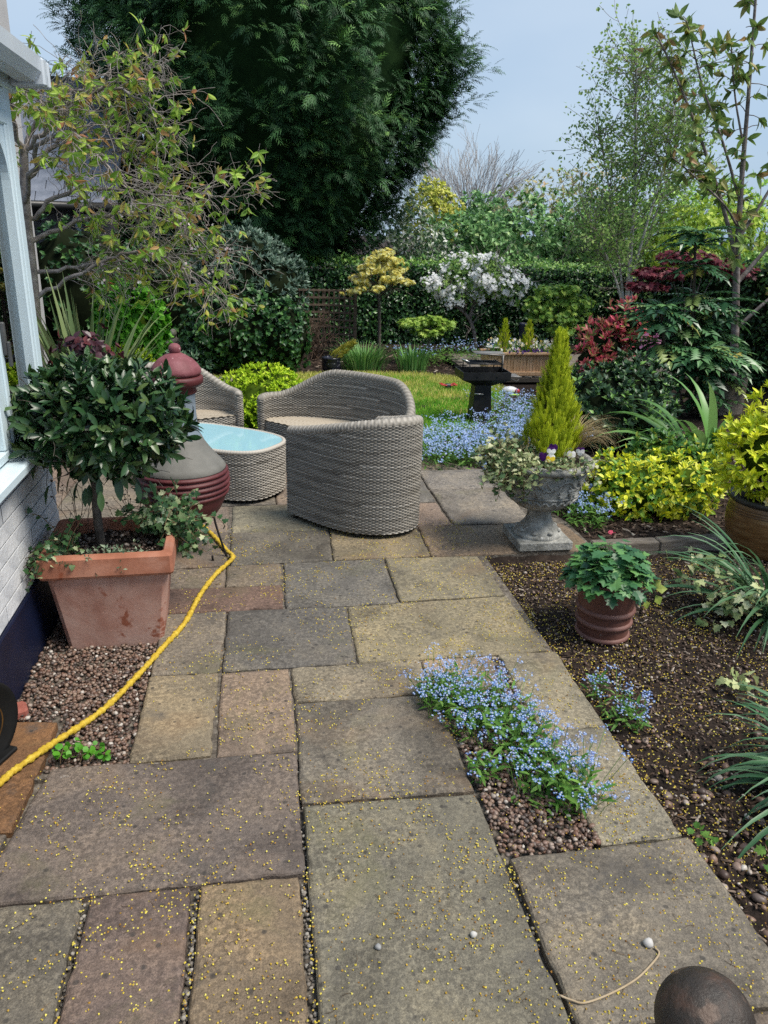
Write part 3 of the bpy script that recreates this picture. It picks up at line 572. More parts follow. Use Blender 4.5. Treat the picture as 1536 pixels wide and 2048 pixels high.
# ------------------------------------------------------------------ square terracotta planter with a bay standard
def terracotta(pale=True):
    m, nt, bs = newmat('weathered_terracotta'); v = N(nt, 'TexCoord').outputs['Object']
    def nz_(s, d, r=.6, di=0.): n = N(nt, 'TexNoise', Scale=s, Detail=d, Roughness=r, Distortion=di); nt.links.new(v, n.inputs['Vector']); return n.outputs['Fac']
    c = ramp(nt, [(.3, (.29, .135, .10)), (.5, (.40, .21, .16)), (.7, (.49, .29, .235))], nz_(5, 7)) if pale else ramp(nt, [(.3, (.23, .085, .05)), (.5, (.35, .14, .085)), (.7, (.45, .215, .145))], nz_(5, 7))
    c = mixc(nt, c, (.52, .36, .30), ramp(nt, [(.42 if pale else .5, (0, 0, 0)), (.62 if pale else .8, (.75, .75, .75))], nz_(2.6, 8, .66, .5)))
    c = mixc(nt, c, (.24, .065, .03), ramp(nt, [(.60, (0, 0, 0)), (.64, (.85, .85, .85))], nz_(6.5, 9, .6, .3)))
    c = mixc(nt, c, (.10, .06, .05), ramp(nt, [(.68, (0, 0, 0)), (.80, (.7, .7, .7))], nz_(9, 9, .7)))
    nt.links.new(c, bs.inputs['Base Color']); bs.inputs['Roughness'].default_value = .85; bs.inputs['Specular IOR Level'].default_value = .25; bump(nt, bs, nz_(60, 8, .7), .35, .004); return m
M_TERRA = terracotta(); M_TERRAR = terracotta(False)
PC = np.array([-.675, 3.385, -.03])
def frustum(c, hb, ht, z0, z1, ch=.02):
    def ring(h, z): a, b = h; k = ch; return [(-a+k, -b, z), (a-k, -b, z), (a, -b+k, z), (a, b-k, z), (a-k, b, z), (-a+k, b, z), (-a, b-k, z), (-a, -b+k, z)]
    V = np.array(ring(hb, z0)+ring(ht, z1)); return V+c, [[(i, (i+1) % 8, 8+(i+1) % 8, 8+i) for i in range(8)], [tuple(range(8))[::-1]]]
def rot2(V, c, a): V = np.asarray(V)-c; ca, sa = math.cos(a), math.sin(a); return np.stack([V[:, 0]*ca-V[:, 1]*sa, V[:, 0]*sa+V[:, 1]*ca, V[:, 2]], 1)+c
pl = thing('square_planter', 'large square weathered terracotta planter with thick rim on the gravel', 'planter', PC)
ra = .035
def pr(VF): return rot2(VF[0], PC, ra), VF[1]
part(pl, 'body', B().add(pr(frustum(PC, (.205, .18), (.252, .226), 0, .385))), M_TERRA)
rm = B()
def rimring(ho, hi, zs):
    V = []; F = []
    rings = [(ho, zs[0]), (tuple(np.array(ho)+.006), zs[0]+.012), (tuple(np.array(ho)+.004), zs[1]-.012), (tuple(np.array(ho)-.008), zs[1]), (tuple(np.array(hi)+.008), zs[1]), (hi, zs[1]-.012), (hi, zs[0]-.001)]
    for (a, b_), z in rings: V += [(-a+.012, -b_, z), (a-.012, -b_, z), (a, -b_+.012, z), (a, b_-.012, z), (a-.012, b_, z), (-a+.012, b_, z), (-a, b_-.012, z), (-a, -b_+.012, z)]
    for k in range(len(rings)-1): F += [(k*8+i, k*8+(i+1) % 8, k*8+8+(i+1) % 8, k*8+8+i) for i in range(8)]
    F += [((len(rings)-1)*8+i, (len(rings)-1)*8+(i+1) % 8, (i+1) % 8, i) for i in range(8)]
    return np.array(V)+PC, [F]
part(pl, 'rim', B().add(pr(rimring((.272, .244), (.232, .204), (.375, .475)))), M_TERRAR)
sv = grid(-.23, .23, -.2, .2, 14, 14, lambda x, y: .415+.01*lum(x*9, y*9)); part(pl, 'soil', pr((sv[0]+PC, sv[1])), M_SOIL)
pp = np.stack([PC[0]+U(-.22, .22, 420), PC[1]+U(-.19, .19, 420), PC[2]+.415+U(-.004, .012, 420)], 1)
o = part(pl, 'grit', stones(pp, U(.005, .013, 420), base=ICO0), M_PEBD, True, np.repeat(U(0, 1, 420), 12)); o['kind'] = 'stuff'

M_BARK = surf('grey_bark', [(.05, .042, .036), (.10, .085, .072), (.16, .14, .12)], 18, .9, .6, 60, 8, .2)
M_BAY = leafm('bay_leaves', [(0, (.012, .036, .014)), (.35, (.018, .055, .018)), (.7, (.035, .085, .028)), (.92, (.06, .11, .03)), (1, (.09, .13, .035))], .33, .12, .5, 1.1)
bay = thing('bay_tree', 'lollipop bay tree with dense dark glossy crown on a bare stem', 'tree', (-.73, 3.40, .38))
out = [(catmull([(-.73, 3.40, .36), (-.735, 3.40, .55), (-.725, 3.405, .72), (-.70, 3.41, .86)], 5), np.linspace(.021, .017, 16), 3)]; tips = []
for k in range(16):
    d = nrm(np.array([math.cos(k*2.4), math.sin(k*2.4), U(-.3, 1.3)])); grow((-.712, 3.405, .80+.008*k), d, U(.2, .32), .008, 1, out, tips, .15, .0, 5, 4, .6, .7)
branches(bay, out, M_BARK, minr=.0013)
LB = leafgrid(5, lambda t: .185*math.sin(math.pi*min(1, t*.93+.05))**.85, .15, .12, .010)
bc, br_ = (-.675, 3.415, .975), (.375, .33, .265)
t_, a_ = lumpy(bc, br_, 720, .45, 1.0, 2.0, .12); t_[:, 2] = np.maximum(t_[:, 2], .72+U(-.03, .04, len(t_)))
po, d_, n_, s_ = rosette(t_, a_, 7, (.35, 1.15), (.042, .078), .05, .35)
e_ = U(0, 1, 26)*6.28; dp = np.stack([bc[0]+.3*np.cos(e_)*U(.3, 1, 26), bc[1]+.27*np.sin(e_)*U(.3, 1, 26), U(.70, .77, 26)], 1)
po = np.vstack([po, dp]); d_ = np.vstack([d_, nrm(np.c_[np.cos(e_)*.4, np.sin(e_)*.4, np.full(26, -1)])]); n_ = np.vstack([n_, nrm(np.c_[np.cos(e_), np.sin(e_), np.full(26, .3)])]); s_ = np.concatenate([s_, U(.07, .11, 26)])
foliage(bay, LB, po, d_, n_, s_, M_BAY, single=300, smooth=True)

M_IVY = leafm('variegated_ivy', [(0, (.018, .05, .018)), (.5, (.035, .085, .028)), (.78, (.07, .13, .045)), (.92, (.20, .24, .12)), (1, (.38, .40, .24))], .4, .2, .4)
def trail(root, starts, n, L, mat, size, tpl=IVY, spread=.5, down=.18, single=0, stem=True, out_=None, per=1):
    """trailing stems with a leaf at each joint"""
    pos = []; dd = []; nn = []; b = B()
    for s in starts:
        p = np.array(s[0], float); d = nrm(np.array(s[1], float)); P = [p]
        k = int(n*U(.6, 1.3))
        for i in range(k):
            d = nrm(d+RG.normal(size=3)*spread*.5+np.array([0, 0, -down])); p = p+d*L/n
            if p[2] < .01: p[2] = .01; d[2] = abs(d[2])*.2
            P.append(p)
            for _ in range(per):
                sd = nrm(np.cross(d, randdir(1)[0])); pos.append(p+sd*.004); dd.append(nrm(sd+d*.3)); nn.append(nrm(np.array([0, 0, .8])+nrm(CAM-p)*.5+randdir(1)[0]*.55))
        if stem: b.add(tube(P, .0018, 3, False))
    if stem: part(root, 'stems', b, M_STALK)['kind'] = 'stuff'
    foliage(root, tpl, np.array(pos), np.array(dd), np.array(nn), U(size[0], size[1], len(pos)), mat, single=single)
iv = thing('ivy', 'bushy green ivy spilling over the back right corner of the square planter', 'ivy', (-.46, 3.50, .39))
trail(iv, [((U(-.56, -.40), U(3.40, 3.56), .42), (U(.0, 1), U(-.3, .5), U(.3, 1.3))) for _ in range(90)], 9, .24, M_IVY, (.024, .044), down=.16, single=200)
iv = thing('ivy', 'small variegated ivy trailing over the left rim of the square planter', 'ivy', (-.88, 3.27, .39))
trail(iv, [((U(-.90, -.80), U(3.19, 3.36), .41), (U(-1, .1), U(-.5, .2), U(.2, .8))) for _ in range(34)], 8, .20, M_IVY, (.018, .032), down=.17, single=80)
iv = thing('rockery_plant', 'low grey green ferny plant at the front edge of the square planter', 'plant', (-.64, 3.22, .39))
trail(iv, [((U(-.78, -.52), U(3.19, 3.26), .40), (U(-.6, .6), U(-.8, .2), U(.2, .7))) for _ in range(22)], 7, .09, leafm('grey_green', [(.05, .09, .05), (.10, .15, .09), (.22, .27, .18)], .5, .2), (.012, .026), tpl=kite(.22), down=.05, per=2)
for q, (x, y, lb) in enumerate(((-.84, 3.50, 'dead brown stems standing in the square planter left of the bay stem'), (-.58, 3.46, 'dead brown stems standing in the square planter right of the bay stem'))):
    ds = thing('withered_plant', lb, 'dead plant', (x, y, .39), 'dead stems in the planter'); out = []; tips = []
    for k in range(5): grow((x+U(-.03, .03), y+U(-.03, .03), .39), (U(-.4, .4), U(-.3, .3), 1), U(.16, .27), .0022, 1, out, tips, .12, .02, 5, 3, .45, .6)
    branches(ds, out, surf('dead_stem', [(.05, .03, .022), (.12, .08, .055)], 20, .9), 'stems', minr=.0011)
    tp = np.array([t[0] for t in tips]); k = U(0, 1, len(tp)) < .3
    foliage(ds, kite(.3), tp[k], randdir(k.sum()), randdir(k.sum()), U(.01, .022, k.sum()), M_CHIP, 'seed_heads')

# ------------------------------------------------------------------ chiminea
CC = np.array([-.435, 4.24, -.03])
ch = thing('chiminea', 'maroon and grey clay chiminea with domed lid on an iron stand', 'chiminea', CC)
M_MAR = surf('maroon_clay', [(.06, .013, .015), (.095, .020, .022), (.13, .036, .034)], 6, .55, .25, 50)
M_GRYC = surf('grey_clay', [(.11, .105, .095), (.15, .145, .13), (.20, .19, .17)], 5, .7, .25, 45)
M_BLUC = surf('blue_grey_clay', [(.17, .21, .25), (.22, .26, .30)], 6, .65, .2, 45)
M_LID = surf('dusty_red_clay', [(.14, .035, .04), (.21, .065, .075), (.30, .13, .145)], 9, .6, .35, 60, speck=(40, .68, (.45, .28, .28)))
pb = [(.0, .20), (.10, .205), (.165, .245), (.205, .30), (.232, .36)]
for k in range(5):
    z = .385+k*.030; r = .243+.008*math.sin(k/4*math.pi); pb += [(r-.004, z), (r+.007, z+.006), (r+.010, z+.013), (r+.007, z+.020), (r-.004, z+.026)]
part(ch, 'bowl', lathe(pb, 56, CC), M_MAR, True)
part(ch, 'shoulder', lathe([(.238, .533), (.240, .540), (.222, .565), (.190, .60), (.155, .645), (.128, .685), (.115, .715), (.108, .722)], 48, CC), M_GRYC, True)
part(ch, 'neck', lathe([(.112, .716), (.105, .735), (.096, .79), (.092, .86), (.092, .93), (.097, .965), (.101, .985)], 40, CC), M_BLUC, True)
part(ch, 'collar', lathe([(.094, .95), (.104, .958), (.100, .975), (.108, .99), (.125, .996), (.138, 1.008), (.141, 1.028), (.138, 1.042), (.128, 1.047), (.10, 1.048)], 48, CC), M_MAR, True)
ld = part(ch, 'lid', lathe([(.10, 1.050), (.126, 1.052), (.133, 1.064), (.131, 1.08), (.118, 1.103), (.09, 1.132), (.055, 1.154), (.030, 1.166), (.0, 1.17)], 48, CC), M_LID, True)
link('knob', mesh('knob', *lathe([(.0, 1.164), (.026, 1.166), (.030, 1.172), (.033, 1.187), (.028, 1.203), (.016, 1.213), (.0, 1.216)], 24, (0, 0, 0)), M_LID, None, True), ld)
M_IRON = surf('black_iron', [(.012, .012, .012), (.022, .02, .02)], 20, .55, .3, 80, metal=.4)
st = B(); a = np.linspace(0, 2*math.pi, 33); st.add(tube(np.stack([CC[0]+.185*np.cos(a), CC[1]+.185*np.sin(a), np.full(33, .262)], 1), .007, 6, False)); part(ch, 'stand_ring', st, M_IRON, True)
for an in (-28, 92, 212):
    A_ = math.radians(an); dr = np.array([math.cos(A_), math.sin(A_), 0]); sd = np.array([-math.sin(A_), math.cos(A_), 0])
    P_ = [CC+dr*.185+[0, 0, .27], CC+dr*.20+[0, 0, .20], CC+dr*.245+[0, 0, .06], CC+dr*.255+[0, 0, .025], CC+dr*.245-sd*.012+[0, 0, .010], CC+dr*.232-sd*.045+[0, 0, .008], CC+dr*.222-sd*.072+[0, 0, .016], CC+dr*.215-sd*.082+[0, 0, .04], CC+dr*.214-sd*.082+[0, 0, .062]]
    part(ch, 'leg', tube(catmull(P_, 4), .0065, 6), M_IRON, True)

# ------------------------------------------------------------------ wicker furniture
M_WICK = leafm('grey_wicker', [(0, (.17, .152, .127)), (.5, (.295, .267, .228)), (1, (.46, .42, .365))], .55, 0, .35)
M_SEAT = leafm('straw_seat', [(0, (.30, .25, .19)), (.5, (.42, .36, .28)), (1, (.50, .44, .36))], .7, 0, .25)
M_FOOT = surf('rubber_foot', [(.02, .02, .02), (.035, .035, .035)], 5, .6)
def woven(P, Nr, z0, zt, stake=.03, row=.0092, amp=.0044):
    """basket weave on a vertical wall following plan polyline P (spacing stake/2)"""
    n = len(P); top = zt.max(); rows = int((top-z0)/row)+1; prof = [(.0, -.0060), (.3, .0012), (.7, .0012)]
    zz = []; off = []; rr = []; col = np.arange(n)
    for r in range(rows):
        wv = amp*np.clip(1.5*np.cos(math.pi*(col/2.0+r)), -1, 1)
        for f, o in prof: zz.append(np.full(n, z0+(r+f)*row)); off.append(wv*(1 if f > 0 else 0)+o); rr.append(RG.uniform(0, .25, n)*0+((r*.37) % 1)*.3+.35+.25*np.sin(col*.05+r*.7))
    Z = np.minimum(np.array(zz), zt[None]); O = np.array(off); m = len(Z)
    V = np.stack([P[None, :, 0]+Nr[None, :, 0]*O, P[None, :, 1]+Nr[None, :, 1]*O, Z], -1)
    i = (np.arange(m-1)[:, None]*n+np.arange(n-1)[None]); Q = np.stack([i, i+1, i+n+1, i+n], -1)
    keep = (Z[1:, :-1] > Z[:-1, :-1]+1e-5) | (Z[1:, 1:] > Z[:-1, 1:]+1e-5)
    return V.reshape(-1, 3), [Q[keep]], np.clip(np.array(rr), 0, .999).ravel()
def normals2(P, ctr):
    t = nrm(np.gradient(P, axis=0)); n = np.stack([t[:, 1], -t[:, 0]], 1); s = np.sign(np.sum(n*(P-ctr), 1)); return n*np.where(s == 0, 1, s)[:, None]
def wicker_chair(name, label, cat, pts, arm, back, ed=(.0, .48), seat_z=.36, thick=.06, seat_mid=None):
    P0 = catmull(pts, 12); P0, s = resample(P0, .0105); L = s[-1]; ctr = (P0[0]+P0[-1])/2*.5+P0.mean(0)*.5
    t = nrm(np.gradient(P0, axis=0)); n = np.stack([t[:, 1], -t[:, 0]], 1)
    if np.mean(np.sum(n*(P0-ctr), 1)) < 0: n = -n
    u = s/L; v_ = np.clip((np.minimum(u, 1-u)-ed[0])/(ed[1]-ed[0]), 0, 1); zt = arm+(back-arm)*v_*v_*(3-2*v_)
    Pin = P0-n*thick
    def cap(a, b, k=7):
        c = (a+b)/2; v = a-c; w2 = np.array([-v[1], v[0]]); 
        if np.dot(w2, c-P0.mean(0)) < 0: w2 = -w2
        th = np.linspace(0, math.pi, k+2)[1:-1]; return c+v*np.cos(th)[:, None]+w2*np.sin(th)[:, None]*.8
    loop = np.vstack([P0, cap(P0[-1], Pin[-1]), Pin[::-1], cap(Pin[0], P0[0]), P0[:1]])
    zl = np.concatenate([zt, np.full(7, zt[-1]), zt[::-1], np.full(7, zt[0]), zt[:1]]); lp, _ = resample(np.c_[loop, zl], .0105); 
    tt = nrm(np.gradient(lp[:, :2], axis=0)); nn = np.stack([tt[:, 1], -tt[:, 0]], 1)
    ar = np.sum(lp[:-1, 0]*lp[1:, 1]-lp[1:, 0]*lp[:-1, 1]); nn = nn if ar > 0 else -nn
    c0 = np.array([*P0.mean(0), 0.0]); root = thing(name, label, cat, c0)
    V, F, rr = woven(lp[:, :2], nn, .03, lp[:, 2]-.012); part(root, 'woven_shell', (V, F), M_WICK, True, rr)
    mid = P0-n*thick/2; rz_ = zt-.008; rp, rs = resample(np.c_[mid, rz_], .0065)
    ph = np.arange(len(rp)); ext = np.vstack([rp[:1]-(rp[1]-rp[0])*4, rp, rp[-1:]+(rp[-1]-rp[-2])*4]); rad = np.concatenate([[.012], (thick/2+.003)*(1+.09*np.where(ph % 3 == 0, -1, .5)), [.012]])
    R_ = tube(ext, rad, 12); R_[0][:, 2] = np.maximum(R_[0][:, 2], 0); part(root, 'rim', R_, M_WICK, True, np.clip(.6+.35*np.sin(np.repeat(np.arange(len(ext)), 12)*1.1+np.tile(np.arange(12), len(ext))*.9), 0, .99))
    # seat front panel and seat
    a, b = Pin[0], Pin[-1]; fr, _ = resample(np.array([a, a*.5+b*.5+(nrm((a+b)/2-P0.mean(0)))*.03, b]), .0105)
    V, F, rr = woven(fr, normals2(fr, P0.mean(0)), .03, np.full(len(fr), seat_z)); part(root, 'front_panel', (V, F), M_WICK, True, rr)
    ring = np.vstack([Pin, fr[::-1]]); c = ring.mean(0); rings = []; fs = np.linspace(.02, 1, 34); rn = len(ring)
    for k, f in enumerate(fs): q = c+(ring-c)*f; rings.append(np.c_[q, np.full(rn, seat_z+.004)+.0022*np.cos(math.pi*(k+np.arange(rn)//3))])
    i = (np.arange(len(fs)-1)[:, None]*rn+np.arange(rn)[None]); j = np.arange(len(fs)-1)[:, None]*rn+(np.arange(rn)[None]+1) % rn
    sr = np.clip(.5+.3*np.cos(math.pi*(np.arange(len(fs))[:, None]+np.arange(rn)[None]//3))+RG.uniform(-.15, .15, (len(fs), rn)), 0, .99)
    part(root, 'seat', (np.vstack(rings), [np.stack([i, j, j+rn, i+rn], -1).reshape(-1, 4)]), M_SEAT, True, sr.ravel())
    for f in (.03, .35, .65, .97):
        q = mid[int(f*(len(mid)-1))]; part(root, 'foot', lathe([(0, 0), (.016, 0), (.018, .035), (0, .036)], 12, (q[0], q[1], 0)), M_FOOT, True)
    return root
wicker_chair('wicker_armchair', 'grey wicker tub armchair with its rounded back to the viewer', 'armchair',
    [(.165, 4.74), (.27, 4.60), (.39, 4.46), (.53, 4.345), (.71, 4.29), (.88, 4.335), (.975, 4.47), (.99, 4.68), (.94, 4.88), (.84, 5.01)], .565, .725, (-.12, .5))
wicker_chair('wicker_loveseat', 'wide grey wicker loveseat with high curved back and straw seat', 'loveseat',
    [(-.015, 5.95), (.05, 6.05), (.22, 6.09), (.46, 6.05), (.72, 5.92), (.93, 5.72), (1.06, 5.48), (1.09, 5.28), (1.03, 5.13), (.90, 5.10), (.80, 5.16)], .535, .725, (.10, .36))
wicker_chair('wicker_armchair', 'grey wicker armchair seen behind the chiminea', 'armchair',
    [(-.13, 6.12), (-.20, 6.26), (-.42, 6.36), (-.68, 6.32), (-.92, 6.24), (-1.06, 6.05), (-1.06, 5.88), (-.93, 5.80)], .535, .73, (.08, .42))
tb = thing('wicker_table', 'low oval wicker coffee table with pale blue glass top', 'table', (-.31, 5.41, 0))
a = np.linspace(0, 2*math.pi, 400); ax_, px_ = np.array([-.82, .572]), np.array([.572, .82])
def sup(rx, ry, n=3.0): return np.array([-.31, 5.41])+np.sign(np.cos(a))[:, None]*(np.abs(np.cos(a))**(2/n)*rx)[:, None]*ax_+np.sign(np.sin(a))[:, None]*(np.abs(np.sin(a))**(2/n)*ry)[:, None]*px_
lp, _ = resample(sup(.50, .30), .0105); V, F, rr = woven(lp, normals2(lp, np.array([-.31, 5.41])), .028, np.full(len(lp), .365)); part(tb, 'woven_base', (V, F), M_WICK, True, rr)
lp, _ = resample(sup(.492, .292), .0065); ph = np.arange(len(lp)); part(tb, 'rim', tube(np.c_[lp, np.full(len(lp), .362)], .016*(1+.1*np.where(ph % 3 == 0, -1, .5)), 8, False), M_WICK, True)
gm, nt_, bs_ = newmat('pale_blue_glass'); bs_.inputs['Base Color'].default_value = (.30, .53, .60, 1); bs_.inputs['Roughness'].default_value = .06; bs_.inputs['Specular IOR Level'].default_value = .6
part(tb, 'glass_top', poly_prism(sup(.483, .283)[:-1:4], .362, .3725), gm)
for sx in (-1, 1):
    for sy in (-1, 1): q = np.array([-.31, 5.41])+ax_*.28*sx+px_*.18*sy; part(tb, 'foot', lathe([(0, 0), (.015, 0), (.017, .04), (0, .041)], 12, (q[0], q[1], 0)), M_FOOT, True)

# ------------------------------------------------------------------ hose and reel
hp = catmull([(-.975, 2.31, .10), (-.965, 2.25, .03), (-.93, 2.215, .016), (-.89, 2.263, .015), (-.859, 2.323, .015), (-.775, 2.45, .013), (-.642, 2.666, -.005), (-.542, 2.887, .0), (-.446, 3.123, .014), (-.376, 3.326, .014), (-.325, 3.612, .014), (-.261, 3.847, .014), (-.20, 3.99, .016), (-.172, 4.07, .02), (-.215, 4.187, .016), (-.286, 4.386, .014), (-.347, 4.531, .014), (-.45, 4.70, .014), (-.62, 4.9, .014)], 10)
hp, hs_ = resample(hp, .0048); k = np.arange(len(hp)); M_HOSE = surf('yellow_hose_fabric', [(.36, .22, .012), (.52, .35, .025), (.62, .46, .07)], 60, .75, .5, 140, 6)
rad = .0118*(1+.16*np.sin(k*1.35+1.2*np.sin(k*.23))+.10*np.sin(k*.61+2))+.0008*np.sin(k*.17)
VF = tube(hp, rad, 10); tw = np.repeat(k, 10)*.45+np.tile(np.arange(10), len(k))*2*math.pi/10*2; VF[0][:] += (nrm(VF[0]-np.repeat(hp, 10, 0))*(.0013*np.sin(tw))[:, None]); VF[0][:, 2] -= .001
tag(part(None, 'garden_hose', VF, M_HOSE, True), 'yellow crinkled expandable hose snaking from the gravel to the chiminea', 'hose')
rl = thing('hose_reel', 'dark round hose reel beside the navy wall at the picture edge', 'hose reel', (-.955, 2.375, -.0))
M_RB = surf('black_plastic', [(.005, .005, .005), (.011, .011, .011)], 12, .6, spec=.2)
def disc(c, r, th, ax):
    V, F = lathe([(0, -th/2), (r*.90, -th/2), (r*.97, -th*.9), (r, -th*.4), (r, th*.4), (r*.97, th*.9), (r*.90, th/2), (0, th/2)], 40); ax = nrm(ax); s = nrm(np.cross(ax, (0, 0, 1.))); u_ = np.cross(s, ax)
    return V[:, 0:1]*s+V[:, 1:2]*u_+V[:, 2:3]*ax+np.asarray(c), F
ax3 = (.9, -.43, .0)
part(rl, 'flange', disc((-.965, 2.37, .150), .165, .016, ax3), M_RB, True); part(rl, 'flange', disc((-.992, 2.39, .150), .150, .010, ax3), M_RB, True)
part(rl, 'drum', disc((-.975, 2.38, .150), .09, .028, ax3), surf('brown_drum', [(.05, .025, .01), (.14, .07, .02)], 14, .35), True)
part(rl, 'base', B().add(box((-.955, 2.375, .008), (.07, .20, .018), .005, -.4)), M_RB)

# ------------------------------------------------------------------ stone urn
UC = np.array([1.665, 4.19, .0])
M_STONE = surf('cast_stone', [(.13, .13, .118), (.28, .277, .255), (.46, .45, .415)], 14, .9, .7, 70, 9, .2, speck=(45, .62, (.52, .51, .48)))
ur = thing('stone_urn', 'carved grey stone urn on a square plinth at the patio edge', 'urn', UC)
part(ur, 'plinth', B().add(box(UC+[0, 0, .028], (.335, .335, .056), .006)), M_STONE)
def flute(V, a): return V
part(ur, 'stem', lathe([(.148, .056), (.150, .066), (.143, .078), (.128, .083), (.122, .098), (.100, .120), (.083, .145), (.074, .17), (.070, .195), (.074, .205), (.080, .212), (.074, .22), (.06, .222)], 48, UC), M_STONE, True)
for k in range(8):
    A_ = k*math.pi/4+.3; part(ur, 'leaf_carving', lathe([(0, -.012), (.016, -.008), (.022, 0), (.014, .010), (0, .013)], 10, UC+[.122*math.cos(A_), .122*math.sin(A_), .092]), M_STONE, True)
def bowlr(z): return np.interp(z, [.215, .225, .245, .275, .31, .33, .345, .40, .46, .49], [.07, .10, .145, .18, .205, .214, .218, .228, .243, .25])
zz = np.linspace(.215, .485, 26); part(ur, 'bowl', lathe([(bowlr(z), z) for z in zz]+[(.262, .490), (.283, .500), (.293, .514), (.290, .530), (.278, .540), (.255, .541), (.238, .532), (.22, .50), (.0, .49)], 64, UC), M_STONE, True)
cv = B(); a = np.linspace(0, 2*math.pi, 121)
cv.add(tube(np.stack([UC[0]+.217*np.cos(a), UC[1]+.217*np.sin(a), np.full(121, .336)], 1), .006, 6, False))
part(ur, 'bead_ring', cv, M_STONE, True)
for k in range(26):
    A_ = k*2*math.pi/26; t = np.linspace(0, math.pi, 7); P_ = []
    for q in t: z = .322-.026*math.sin(q); aa = A_+(.5-q/math.pi)*2*math.pi/26*.92; r = bowlr(z)+.004; P_.append((UC[0]+r*math.cos(aa), UC[1]+r*math.sin(aa), z))
    part(ur, 'scallop', tube(P_, .009, 5, True), M_STONE, True)
for k in range(7):
    A0 = k*2*math.pi/7+.25; vb = B(); u = np.linspace(0, 1, 26)
    r_ = lambda z: bowlr(z)+.002
    def onb(aa, z): return (UC[0]+r_(z)*math.cos(aa), UC[1]+r_(z)*math.sin(aa), z)
    vb.add(tube([onb(A0+x*.9, .425+.03*math.sin(x*6.28)) for x in u], .009, 5, True))
    vb.add(tube([onb(A0+.35+.12*math.sin(x*5)*x, .42-.06*x) for x in u], .007, 5, True)); vb.add(tube([onb(A0+.7+.10*math.cos(x*5)*x, .41+.05*x) for x in u], .0065, 5, True))
    part(ur, 'vine_carving', vb, M_STONE, True)
    gb = B()
    for r2 in range(4):
        for c2 in range(4-r2): gb.add((ICO[0]*.0125+np.array(onb(A0+.45+(c2-(3-r2)/2)*.062, .392-r2*.013)), ICO[1]))
    part(ur, 'grape_carving', gb, M_STONE, True)
    lf = scatter(MAPLE, np.array([onb(A0+.15, .352), onb(A0+.62, .352), onb(A0+.78, .41)]), np.array([[-.1*math.sin(A0), .1*math.cos(A0), 1], [0, 0, 1.], [0, 0, 1.]]), np.array([[math.cos(A0+.15), math.sin(A0+.15), .1], [math.cos(A0+.62), math.sin(A0+.62), .1], [math.cos(A0+.78), math.sin(A0+.78), .1]]), np.array([.055, .05, .05]))
    lf[0][:] += np.repeat(nrm((lf[0]-UC)*[1, 1, 0]), 1, 0)*.009; part(ur, 'leaf_carving', lf, M_STONE)
part(ur, 'soil', lathe([(.235, .515), (.12, .53), (.0, .535)], 24, UC), M_SOIL, True)

M_LEM = leafm('lemon_cypress', [(0, (.13, .18, .008)), (.3, (.27, .33, .014)), (.7, (.42, .46, .025)), (1, (.56, .58, .05))], .6, .35, .25, 1.55)
SPR = spray(8, .6, .36, .030, .1)
def cypress(name, label, base, h, r, n, size, mat, group=None, trunk=True, lean=(0, 0), single=0):
    t = thing(name, label, 'conifer', base, group); base = np.array(base, float)
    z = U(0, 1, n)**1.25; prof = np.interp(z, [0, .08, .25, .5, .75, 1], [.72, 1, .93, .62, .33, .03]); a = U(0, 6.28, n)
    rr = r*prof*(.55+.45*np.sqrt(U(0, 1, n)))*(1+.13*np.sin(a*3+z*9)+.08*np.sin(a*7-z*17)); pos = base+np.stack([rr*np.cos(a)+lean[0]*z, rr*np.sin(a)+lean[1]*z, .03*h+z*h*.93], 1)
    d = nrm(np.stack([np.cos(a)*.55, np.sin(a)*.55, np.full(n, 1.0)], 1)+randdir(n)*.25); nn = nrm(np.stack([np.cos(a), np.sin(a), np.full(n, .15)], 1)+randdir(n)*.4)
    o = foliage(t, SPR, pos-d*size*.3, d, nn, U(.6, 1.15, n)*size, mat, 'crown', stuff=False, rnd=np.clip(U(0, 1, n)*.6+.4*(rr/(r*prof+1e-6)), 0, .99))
    part(t, 'occluder_core', lathe([(r*.55*np.interp(q, [0, .08, .25, .5, .75, 1], [.5, 1, .9, .6, .3, .03]), .04*h+q*h*.85) for q in np.linspace(0, 1, 8)], 12, base), surf('conifer_inside', [(.05, .06, .01), (.09, .10, .012)], 20, .9), True)  # opaque core added inside the sprays
    if trunk: part(t, 'trunk', tube([base-[0, 0, .02], base+[0, 0, h*.35]], .012, 6), M_BARK, True)
    return t
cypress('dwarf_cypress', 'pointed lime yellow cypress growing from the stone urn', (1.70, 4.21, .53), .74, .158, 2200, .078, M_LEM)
M_IVYV = leafm('cream_ivy', [(0, (.035, .075, .03)), (.3, (.09, .14, .05)), (.55, (.22, .26, .11)), (.8, (.36, .37, .19)), (1, (.50, .50, .32))], .45, .25, .35)
iv = thing('ivy', 'cream and green ivy spilling over the stone urn rim', 'ivy', UC+[-.16, -.06, .53])
trail(iv, [(UC+[U(-.26, -.05), U(-.20, .18), .54], (U(-1, -.2), U(-.7, .5), U(.2, .9))) for _ in range(190)], 10, .22, M_IVYV, (.020, .038), down=.22, single=240)
iv = thing('ivy', 'cream and green ivy over the front right rim of the stone urn', 'ivy', UC+[.08, -.18, .53])
trail(iv, [(UC+[U(-.08, .20), U(-.24, -.14), .545], (U(-.2, .5), U(-1, -.4), U(.2, .7))) for _ in range(34)], 7, .13, M_IVYV, (.016, .028), down=.2, single=120)
M_SEDGE = leafm('bronze_sedge', [(.20, .15, .07), (.33, .25, .13), (.45, .36, .22)], .6, .25, .3)
